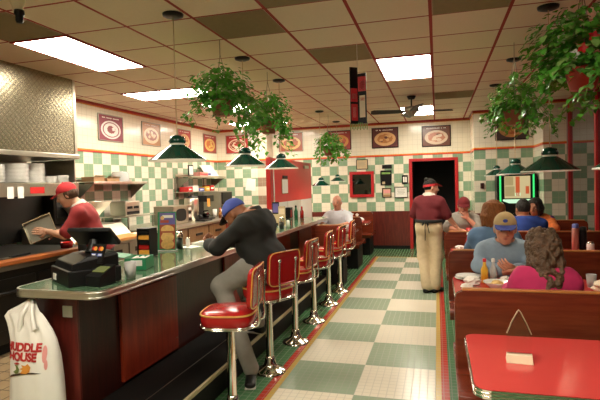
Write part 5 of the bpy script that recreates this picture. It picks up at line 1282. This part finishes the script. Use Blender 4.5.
    def cap(s, mt, brim_m=None, tilt=0.0, brim=True, name='baseball_cap', h=.006):
        q, A, sc = s.q, s.hA, s.hs
        pr = [ell_(q(0, -.010, .038), [.086 * sc, .105 * sc, .098 * sc], A, .01, [(q(0, 0, .032), -(s.hu * 1.0 - s.hf * .12) / np.linalg.norm(s.hu - s.hf * .12))])]
        o = np_add(MB(), surf(pr, h)).build(name, mt, s.t)
        if brim:
            b = MB(); n = 14; T_ = []
            for lay, dz in ((0, 0), (1, .006)):
                row = []
                for i in range(n + 1):
                    a = PI * i / n; x = .078 * math.cos(a); y = .066 + .098 * math.sin(a) ** .8; z = .040 - .020 * (x / .078) ** 2 * math.sin(a) - .018 * math.sin(a)
                    row.append(tuple(q(x, y, z + dz)))
                for i in range(n, -1, -1):
                    x = .076 * math.cos(PI * i / n); row.append(tuple(q(x, .055 + .035 * math.sin(PI * i / n), .042 - .02 * (x / .078) ** 2 * 0 + dz)))
                T_.append(row)
            b.loft([T_[0], T_[1]], 0, False, True).build('brim', brim_m or mt, o)
        b = MB(); b.ell(tuple(q(0, -.010, .138)), (.008, .008, .005), 0); b.build('button', mt, o)
        return o
    def hair(s, mt, mode='short', name='hair', seed=1):
        q, A, sc = s.q, s.hA, s.hs; rnd = random.Random(seed)
        fwd = lambda d, cl: (q(0, cl, 0), s.hf)
        E = lambda p, rad, clip=None, k=.02: ell_(q(*p), [x * sc for x in rad], A, k, clip)
        slope = unit(s.hf * 1.0 - s.hu * .75)
        if mode == 'short': pr = [E((0, -.018, .028), (.083, .098, .104), [(q(0, .040, .045), slope)])]
        elif mode == 'fringe': pr = [E((0, -.026, .005), (.089, .092, .080), [(q(0, .022, .0), unit(s.hf - s.hu * .15)), (q(0, 0, .045), s.hu)])]
        elif mode == 'bob':
            pr = [E((0, -.018, .030), (.090, .104, .106), [(q(0, .055, .05), slope)])]
            for i in range(15):
                a = PI * (.26 + 1.48 * i / 14); c_, s_ = math.cos(a), math.sin(a)
                pr.append(cap_(q(.062 * s_, .075 * c_ - .01, .07), q(.088 * s_, .098 * c_ - .012, -.03), .030 * sc, .026 * sc, .010)); pr.append(cap_(q(.088 * s_, .098 * c_ - .012, -.03), q(.080 * s_ * rnd.uniform(.9, 1.1), .088 * c_ - .012, -.115 + rnd.uniform(-.02, .02)), .026 * sc, .013 * sc, .010))
        elif mode == 'bun':
            pr = [E((0, -.018, .028), (.083, .098, .104), [(q(0, .040, .045), slope)]), E((0, -.075, .105), (.040, .038, .032), None, .006)]
        elif mode == 'curly':
            pr = [E((0, -.02, .025), (.088, .102, .108), [(q(0, .060, .05), slope)])]
            for i in range(420):
                a = rnd.uniform(0, 2 * PI); z = rnd.uniform(-.285, .13)
                fr = math.cos(a)
                if fr > .45 and z < .075: continue
                wd = (.088 + .022 * max(0, -z / .2)) if z < .06 else .088 * math.sqrt(max(.05, 1 - ((z - .03) / .115) ** 2))
                if z < -.22: wd *= .8
                p = (wd * math.sin(a), wd * 1.05 * fr - .02, z); r_ = rnd.uniform(.011, .019)
                pr.append(ell_(q(*p), [r_, r_, r_ * 1.5], A, .004))
            pr += [E((0, -.062, -.09), (.078, .050, .150), None, .02), E((.055, -.03, -.08), (.034, .05, .13), None, .02), E((-.055, -.03, -.08), (.034, .05, .13), None, .02)]
        nz = {'curly': .004, 'bob': .0025}.get(mode, .0012)
        return np_add(MB(), surf(pr, .0065, 0, (), nz, seed)).build(name, mt, s.t)

# cook leaning over the griddle
p = Person('cook in a red cap and red shirt leaning over the griddle, holding a steel pan', (-3.47, 4.42, 0), (-.86, -.5), 'skin', 1.04)
p.torso((0, .0, .90), (0, .20, 1.36), .185, .02)
p.leg('R', (.10, .03, .48), (.11, -.02, .09)); p.leg('L', (-.10, .02, .48), (-.11, -.06, .09))
p.arm('L', (-.235, .30, 1.07), (-.03, .50, 1.105), (.0, 1, .12), (1, 0, -.2), .35)
p.arm('R', (.25, .30, 1.08), (.27, .50, 1.07), (-.1, .95, -.1), (-.6, -.2, -.5), .7)
p.head((0, .305, 1.475), (-.05, .93, -.36), (0, .36, .93)); p.finish_body()
p.shirt('cook_red', .85, .018, seed=3, hem=.05, collar='tee'); p.trousers('black_cloth'); p.shoes('black', ((.1, 1, 0), (-.1, 1, 0)))
p.cap('cap_red', None); p.hair('hair_short', 'fringe')
ap = np_add(MB(), surf([ecap_(p.w((-.02, .10, .55)), p.w((0, .12, .98)), p.R, (.185, .085), (.175, .10), .03)], .012, 0, [(p.w((0, .04, 0)), -p.F)])).build('apron', 'black_cloth', p.t)
# his pan
t = thing('steel_pan', 'square shallow steel pan held tilted by the cook', 'pan', (-4.1, 4.32, 1.12))
PT = Matrix.Translation((-4.0, 4.175, 1.125)) @ Matrix.Rotation(math.radians(25), 4, 'Z') @ Matrix.Rotation(math.radians(70), 4, 'X') @ Matrix.Rotation(math.radians(24), 4, 'Z')
def pan(b):
    b.T = PT; x, y = .125, .105
    b.loft([[(-x, -y, 0), (x, -y, 0), (x, y, 0), (-x, y, 0)], [(-x - .01, -y - .01, .03), (x + .01, -y - .01, .03), (x + .01, y + .01, .03), (-x - .01, y + .01, .03)], [(-x - .014, -y - .014, .03), (x + .014, -y - .014, .03), (x + .014, y + .014, .03), (-x - .014, y + .014, .03)], [(-x - .003, -y - .003, -.003), (x + .003, -y - .003, -.003), (x + .003, y + .003, -.003), (-x - .003, y + .003, -.003)]], 0, False)
part('pan_body', 'steel_d', t, pan)
part('rim', 'tan', t, lambda b: (setattr(b, 'T', PT), b.tube([(-.139, -.119, .031), (.139, -.119, .031), (.139, .119, .031), (-.139, .119, .031)], .005, 6, 0, False, True)))

# man in black jacket at the counter, on the second stool
p = Person('person in a black jacket and blue cap hunched over the counter on a red stool', (-1.33, 3.75, 0), (-1, .10), 'skin_d', 1.13)
p.torso((0, .025, .915), (0, .14, 1.295), .205, .05)
p.leg('L', (-.17, .36, .715), (-.25, .065, .095)); p.leg('R', (.19, .38, .715), (.30, .27, .29))
p.arm('L', (-.245, .34, 1.035), (-.12, .50, 1.045), (.75, .55, .2), (.3, -.4, .6), .8)
p.arm('R', (.26, .36, 1.03), (.08, .52, 1.05), (-.8, .4, .2), (-.3, -.4, .6), .8)
p.head((0, .295, 1.285), (-.05, .74, -.66), (0, .66, .74), 1.02); p.finish_body('hair_black')
p.shirt('black_cloth', 1.9, .020, 'jacket', .005, .16, 'black_cloth', 5)
p.trousers('grey_pants', .012, seed=6); p.shoes('black', ((-.9, -.4, 0), (.1, 1, 0)), 'tee')
p.cap('cap_blue', 'blackm')
part('cap_badge', 'cardorange', p.t, lambda b: b.ell(tuple(p.q(-.045, .078, .085)), (.012, .014, .014)))

# elderly man at the small booth table
p = Person('elderly balding person in a pale blue shirt facing the camera at a small booth', (-1.71, 8.56, 0), (-.02, -1), 'skin_r', 1.05)
p.torso((0, -.06, .605), (0, .02, 1.03), .185, .03)
p.leg('R', (.11, .36, .555), (.12, .20, .09)); p.leg('L', (-.11, .36, .555), (-.12, .20, .09))
p.arm('R', (.27, .18, .825), (.13, .35, .805), (-.6, .8, 0), (-.3, 0, -1), .4); p.arm('L', (-.25, .18, .825), (-.10, .36, .805), (.6, .8, 0), (.3, 0, -1), .4)
p.head((.0, .06, 1.185), (.04, 1, -.10)); p.finish_body('hair_grey')
p.shirt('pale_blue', .95, .017, noise=.0035, collar='pale_blue', seed=7, h=.010); p.trousers('khaki', upto=.98); p.shoes('black', ((0, 1, 0), (0, 1, 0))); p.hair('hair_grey', 'fringe')
part('shirt_pocket', 'pale_blue', p.t, lambda b: b.box(-1.665, -1.60, 8.415, 8.44, .86, .94), .004)

# server standing at the booths
p = Person('server in maroon shirt, khaki trousers and red visor standing with back turned', (-.12, 6.93, 0), (.22, 1), 'skin', .90)
p.torso((0, 0, .885), (.005, .03, 1.315), .148, .0)
p.leg('R', (.095, .02, .49), (.085, -.04, .085)); p.leg('L', (-.085, .03, .49), (-.02, -.09, .085))
p.arm('R', (.235, .06, 1.045), (.335, .17, .885), (.35, .65, -.45), (-.5, .2, -.8), .5)
p.arm('L', (-.215, .07, 1.05), (-.14, .22, 1.10), (.7, .6, .1), (0, .2, .9), .6)
p.head((.03, .055, 1.43), (.85, .52, -.12), (0, .1, 1), .96); p.finish_body('hair_black')
p.shirt('maroon_cloth', .95, .018, seed=9, hem=-.08, collar='tee'); p.trousers('khaki', .020, seed=10); p.shoes('black', ((.25, 1, 0), (.15, 1, 0)))
p.hair('hair_black', 'bun')
b = MB(); n = 28
for (rz0, rz1) in ((.012, .046),):
    lo_ = [tuple(p.q(.088 * math.sin(2 * PI * i / n), .106 * math.cos(2 * PI * i / n) - .012, rz0 + .022 * math.cos(2 * PI * i / n))) for i in range(n)]
    hi_ = [tuple(p.q(.086 * math.sin(2 * PI * i / n), .104 * math.cos(2 * PI * i / n) - .012, rz1 + .022 * math.cos(2 * PI * i / n))) for i in range(n)]
    b.loft([lo_, hi_], 0, True, False)
vz = b.build('visor', 'cap_red', p.t)
b = MB(); row = lambda dz: [tuple(p.q(.075 * math.cos(PI * i / 12), .075 + .085 * math.sin(PI * i / 12), .048 + dz - .02 * math.sin(PI * i / 12))) for i in range(13)] + [tuple(p.q(.07 * math.cos(PI * i / 12), .06 + .03 * math.sin(PI * i / 12), .05 + dz)) for i in range(12, -1, -1)]
b.loft([row(0), row(.005)], 0, False, True).build('visor_brim', 'cap_red', vz)
bel = np_add(MB(), surf([ecap_(p.w((-.001, 0, .975)), p.w((.001, .0, .975)), p.R, (.186, .150), (.186, .150), .01)], .009, 0, [(p.w((0, 0, .995)), p.U), (p.w((0, 0, .955)), -p.U)])).build('belt', 'black_cloth', p.t)
part('apron_string', 'black_cloth', bel, lambda b: (b.tube([tuple(p.w(x)) for x in ((.0, -.155, .975), (-.012, -.165, .90), (-.008, -.172, .80), (-.014, -.160, .72))], .006, 6), b.tube([tuple(p.w(x)) for x in ((.005, -.155, .975), (.03, -.168, .90), (.045, -.168, .82))], .006, 6), b.tube([tuple(p.w(x)) for x in ((0, -.158, .975), (-.045, -.168, .945), (-.05, -.166, .92), (-.01, -.162, .97), (.04, -.166, .94), (.035, -.166, .925), (0, -.158, .97))], .006, 6)))
part('wrist_cuff', 'tee', p.t, lambda b: b.tube([tuple(p.w((.228, .058, 1.07))), tuple(p.w((.233, .060, 1.05)))], .05, 14))

# man in tan and blue cap at the littered table
p = Person('person in a tan and blue cap and denim shirt at the littered table', (.53, 4.36, 0), (-.08, -1), 'skin_r', 1.0)
p.torso((0, -.02, .605), (0, .13, 1.01), .155, .02)
p.leg('R', (.11, .40, .555), (.12, .42, .09)); p.leg('L', (-.11, .40, .555), (-.12, .42, .09))
p.arm('R', (.195, .22, .83), (.03, .37, .81), (-.85, .45, .1), (-.2, -.4, .8), .5); p.arm('L', (-.21, .25, .83), (-.06, .38, .83), (.6, .5, .3), (.4, -.4, .6), .7)
p.head((0, .20, 1.125), (.02, .99, -.12), (0, .12, .99)); p.finish_body('hair_grey')
p.shirt('denim', 1.85, .018, 'denim_shirt', .004, 0, 'denim', 11); p.trousers('denim_d'); p.shoes('brown', ((0, 1, 0), (0, 1, 0)))
p.cap('tan_cloth', 'cap_blue'); p.hair('hair_grey', 'fringe')
part('cap_badge', 'cap_blue', p.t, lambda b: b.ell(tuple(p.q(0, .088, .082)), (.018, .010, .014)))
np_add(MB(), surf([ell_(p.N - p.ax * .055 + p.fr * .082, (.034, .030, .065), None, .01)], .008)).build('undershirt', 'tee', p.t)

# woman in pink with curly hair, back to the camera
p = Person('person with long curly brown hair and a pink shirt, back to the camera', (.60, 3.13, 0), (-.06, 1), 'skin', .93)
p.torso((0, -.01, .605), (.01, .03, .985), .122)
p.leg('R', (.11, .40, .555), (.12, .42, .09)); p.leg('L', (-.11, .40, .555), (-.12, .42, .09))
p.arm('R', (.16, .10, .80), (.12, .34, .815), (-.6, .8, .1), (-.3, 0, -1), .5); p.arm('L', (-.165, .09, .80), (-.13, .33, .815), (.6, .8, .1), (.3, 0, -1), .5)
p.head((.0, .06, 1.078), (-.25, 1, -.12)); p.finish_body('hair_brown')
p.shirt('pink_cloth', 1.6, .018, noise=.003, seed=13); p.trousers('denim_d'); p.shoes('white', ((0, 1, 0), (0, 1, 0))); p.hair('hair_curly', 'curly', seed=4)

# woman in denim blue with brown hair at the third table
p = Person('person with a brown bob and a blue shirt seated behind the capped man', (.50, 4.88, 0), (.30, 1), 'skin_r', 1.0)
p.torso((0, -.04, .605), (0, .03, 1.06), .165)
p.leg('R', (.11, .36, .555), (.12, .38, .09)); p.leg('L', (-.11, .36, .555), (-.12, .38, .09))
p.arm('R', (.24, .18, .825), (.10, .37, .805), (-.6, .8, 0), (-.3, 0, -1), .5); p.arm('L', (-.25, .18, .825), (-.12, .38, .805), (.6, .8, 0), (.3, 0, -1), .5)
p.head((.0, .06, 1.195), (.55, .80, -.12)); p.finish_body('hair_brown')
p.shirt('denim_d', .95, .018, noise=.004, seed=15); p.trousers('grey_pants'); p.shoes('black', ((0, 1, 0), (0, 1, 0))); p.hair('hair_brown', 'bob', seed=5)

# youth in maroon cap
p = Person('youth in a maroon cap and grey shirt resting chin on hand', (.36, 7.60, 0), (.05, -1), 'skin_r', .98)
p.torso((0, -.02, .605), (0, .10, 1.03), .17)
p.leg('R', (.11, .38, .555), (.12, .40, .09)); p.leg('L', (-.11, .38, .555), (-.12, .40, .09))
p.arm('L', (-.17, .26, .835), (-.045, .235, .975), (.45, .0, .9), (.2, -.8, 0), .9); p.arm('R', (.24, .22, .835), (.04, .36, .805), (-.8, .5, 0), (0, 0, -1), .4)
p.head((0, .15, 1.145), (.12, 1, -.22), (0, .2, 1)); p.finish_body()
p.shirt('grey_cloth', .95, .017, noise=.0035, seed=17, collar='grey_cloth'); p.trousers('denim_d'); p.shoes('white', ((0, 1, 0), (0, 1, 0))); p.cap('cap_maroon'); p.hair('hair_short', 'fringe')

# dark-haired man in royal blue, back to the camera
p = Person('dark-haired person in a royal blue shirt, back to the camera before the jukebox', (1.03, 6.52, 0), (-.12, 1), 'skin_d', 1.05)
p.torso((0, -.03, .605), (0, .04, 1.04), .20)
p.leg('R', (.11, .33, .555), (.12, .26, .09)); p.leg('L', (-.11, .33, .555), (-.12, .26, .09))
p.arm('R', (.27, .16, .825), (.12, .38, .805), (-.6, .8, 0), (-.3, 0, -1), .5); p.arm('L', (-.27, .16, .825), (-.10, .38, .805), (.6, .8, 0), (.3, 0, -1), .5)
p.head((0, .08, 1.135), (-.2, 1, -.30), (0, .3, 1)); p.finish_body('hair_black')
p.shirt('navy', .95, .020, noise=.004, seed=19); p.trousers('denim_d'); p.shoes('black', ((0, 1, 0), (0, 1, 0))); p.hair('hair_black', 'short', seed=6)

# dark-haired person in orange and purple
p = Person('dark-haired person in an orange and purple top facing the camera by the jukebox', (1.36, 7.60, 0), (-.30, -1), 'skin_d', .98)
p.torso((0, -.02, .605), (0, .12, 1.0), .17)
p.leg('R', (.11, .38, .555), (.12, .28, .09)); p.leg('L', (-.11, .38, .555), (-.12, .28, .09))
p.arm('R', (.24, .26, .84), (.06, .38, .86), (-.5, .3, .7), (0, -.7, .3), .7); p.arm('L', (-.25, .24, .84), (-.08, .38, .805), (.6, .7, .1), (.2, 0, -1), .5)
p.head((0, .17, 1.12), (.25, 1, -.2)); p.finish_body('hair_black')
p.shirt('orange_cloth', 1.2, .018, noise=.004, seed=21); p.trousers('black_cloth'); p.shoes('black', ((0, 1, 0), (0, 1, 0))); p.hair('hair_black', 'bob', seed=8)
np_add(MB(), surf([cap_(p.w((-.19, .10, .95)), p.w((.02, .19, .86)), .05, .04, .02)], .01)).build('scarf', 'purple_cloth', p.t)
# ------------------------------------------------------------------ camera, world, exposure
cam = bpy.data.cameras.new('camera'); co = bpy.data.objects.new('camera', cam); COL.objects.link(co)
yaw, pit, rol, f = .2743, .0316, -.0268, 488.18
fw = Vector((-math.sin(yaw) * math.cos(pit), math.cos(yaw) * math.cos(pit), -math.sin(pit))); ri = Vector((math.cos(yaw), math.sin(yaw), 0)); up = ri.cross(fw)
r2 = ri * math.cos(rol) + up * math.sin(rol); u2 = up * math.cos(rol) - ri * math.sin(rol)
mw = Matrix((r2, u2, -fw)).transposed().to_4x4(); mw.translation = (0, 0, H)
co.matrix_world = mw; cam.sensor_width = 36; cam.sensor_fit = 'HORIZONTAL'; cam.lens = 36 * f / 600; cam.clip_start = .05
SC.camera = co
wd = bpy.data.worlds.new('night'); SC.world = wd; wd.use_nodes = True
wd.node_tree.nodes['Background'].inputs[0].default_value = (.02, .022, .03, 1); wd.node_tree.nodes['Background'].inputs[1].default_value = .3
vs = SC.view_settings; vs.view_transform = 'Standard'; vs.look = 'None'; vs.gamma = 1; vs.use_curve_mapping = False; vs.exposure = 0.24
cy = SC.cycles
cy.max_bounces = 8; cy.diffuse_bounces = 4; cy.glossy_bounces = 4; cy.transmission_bounces = 6; cy.caustics_reflective = False; cy.caustics_refractive = False; cy.sample_clamp_indirect = 6
cy.use_denoising = True
for o in bpy.data.objects:
    if '_abs' in o: del o['_abs']
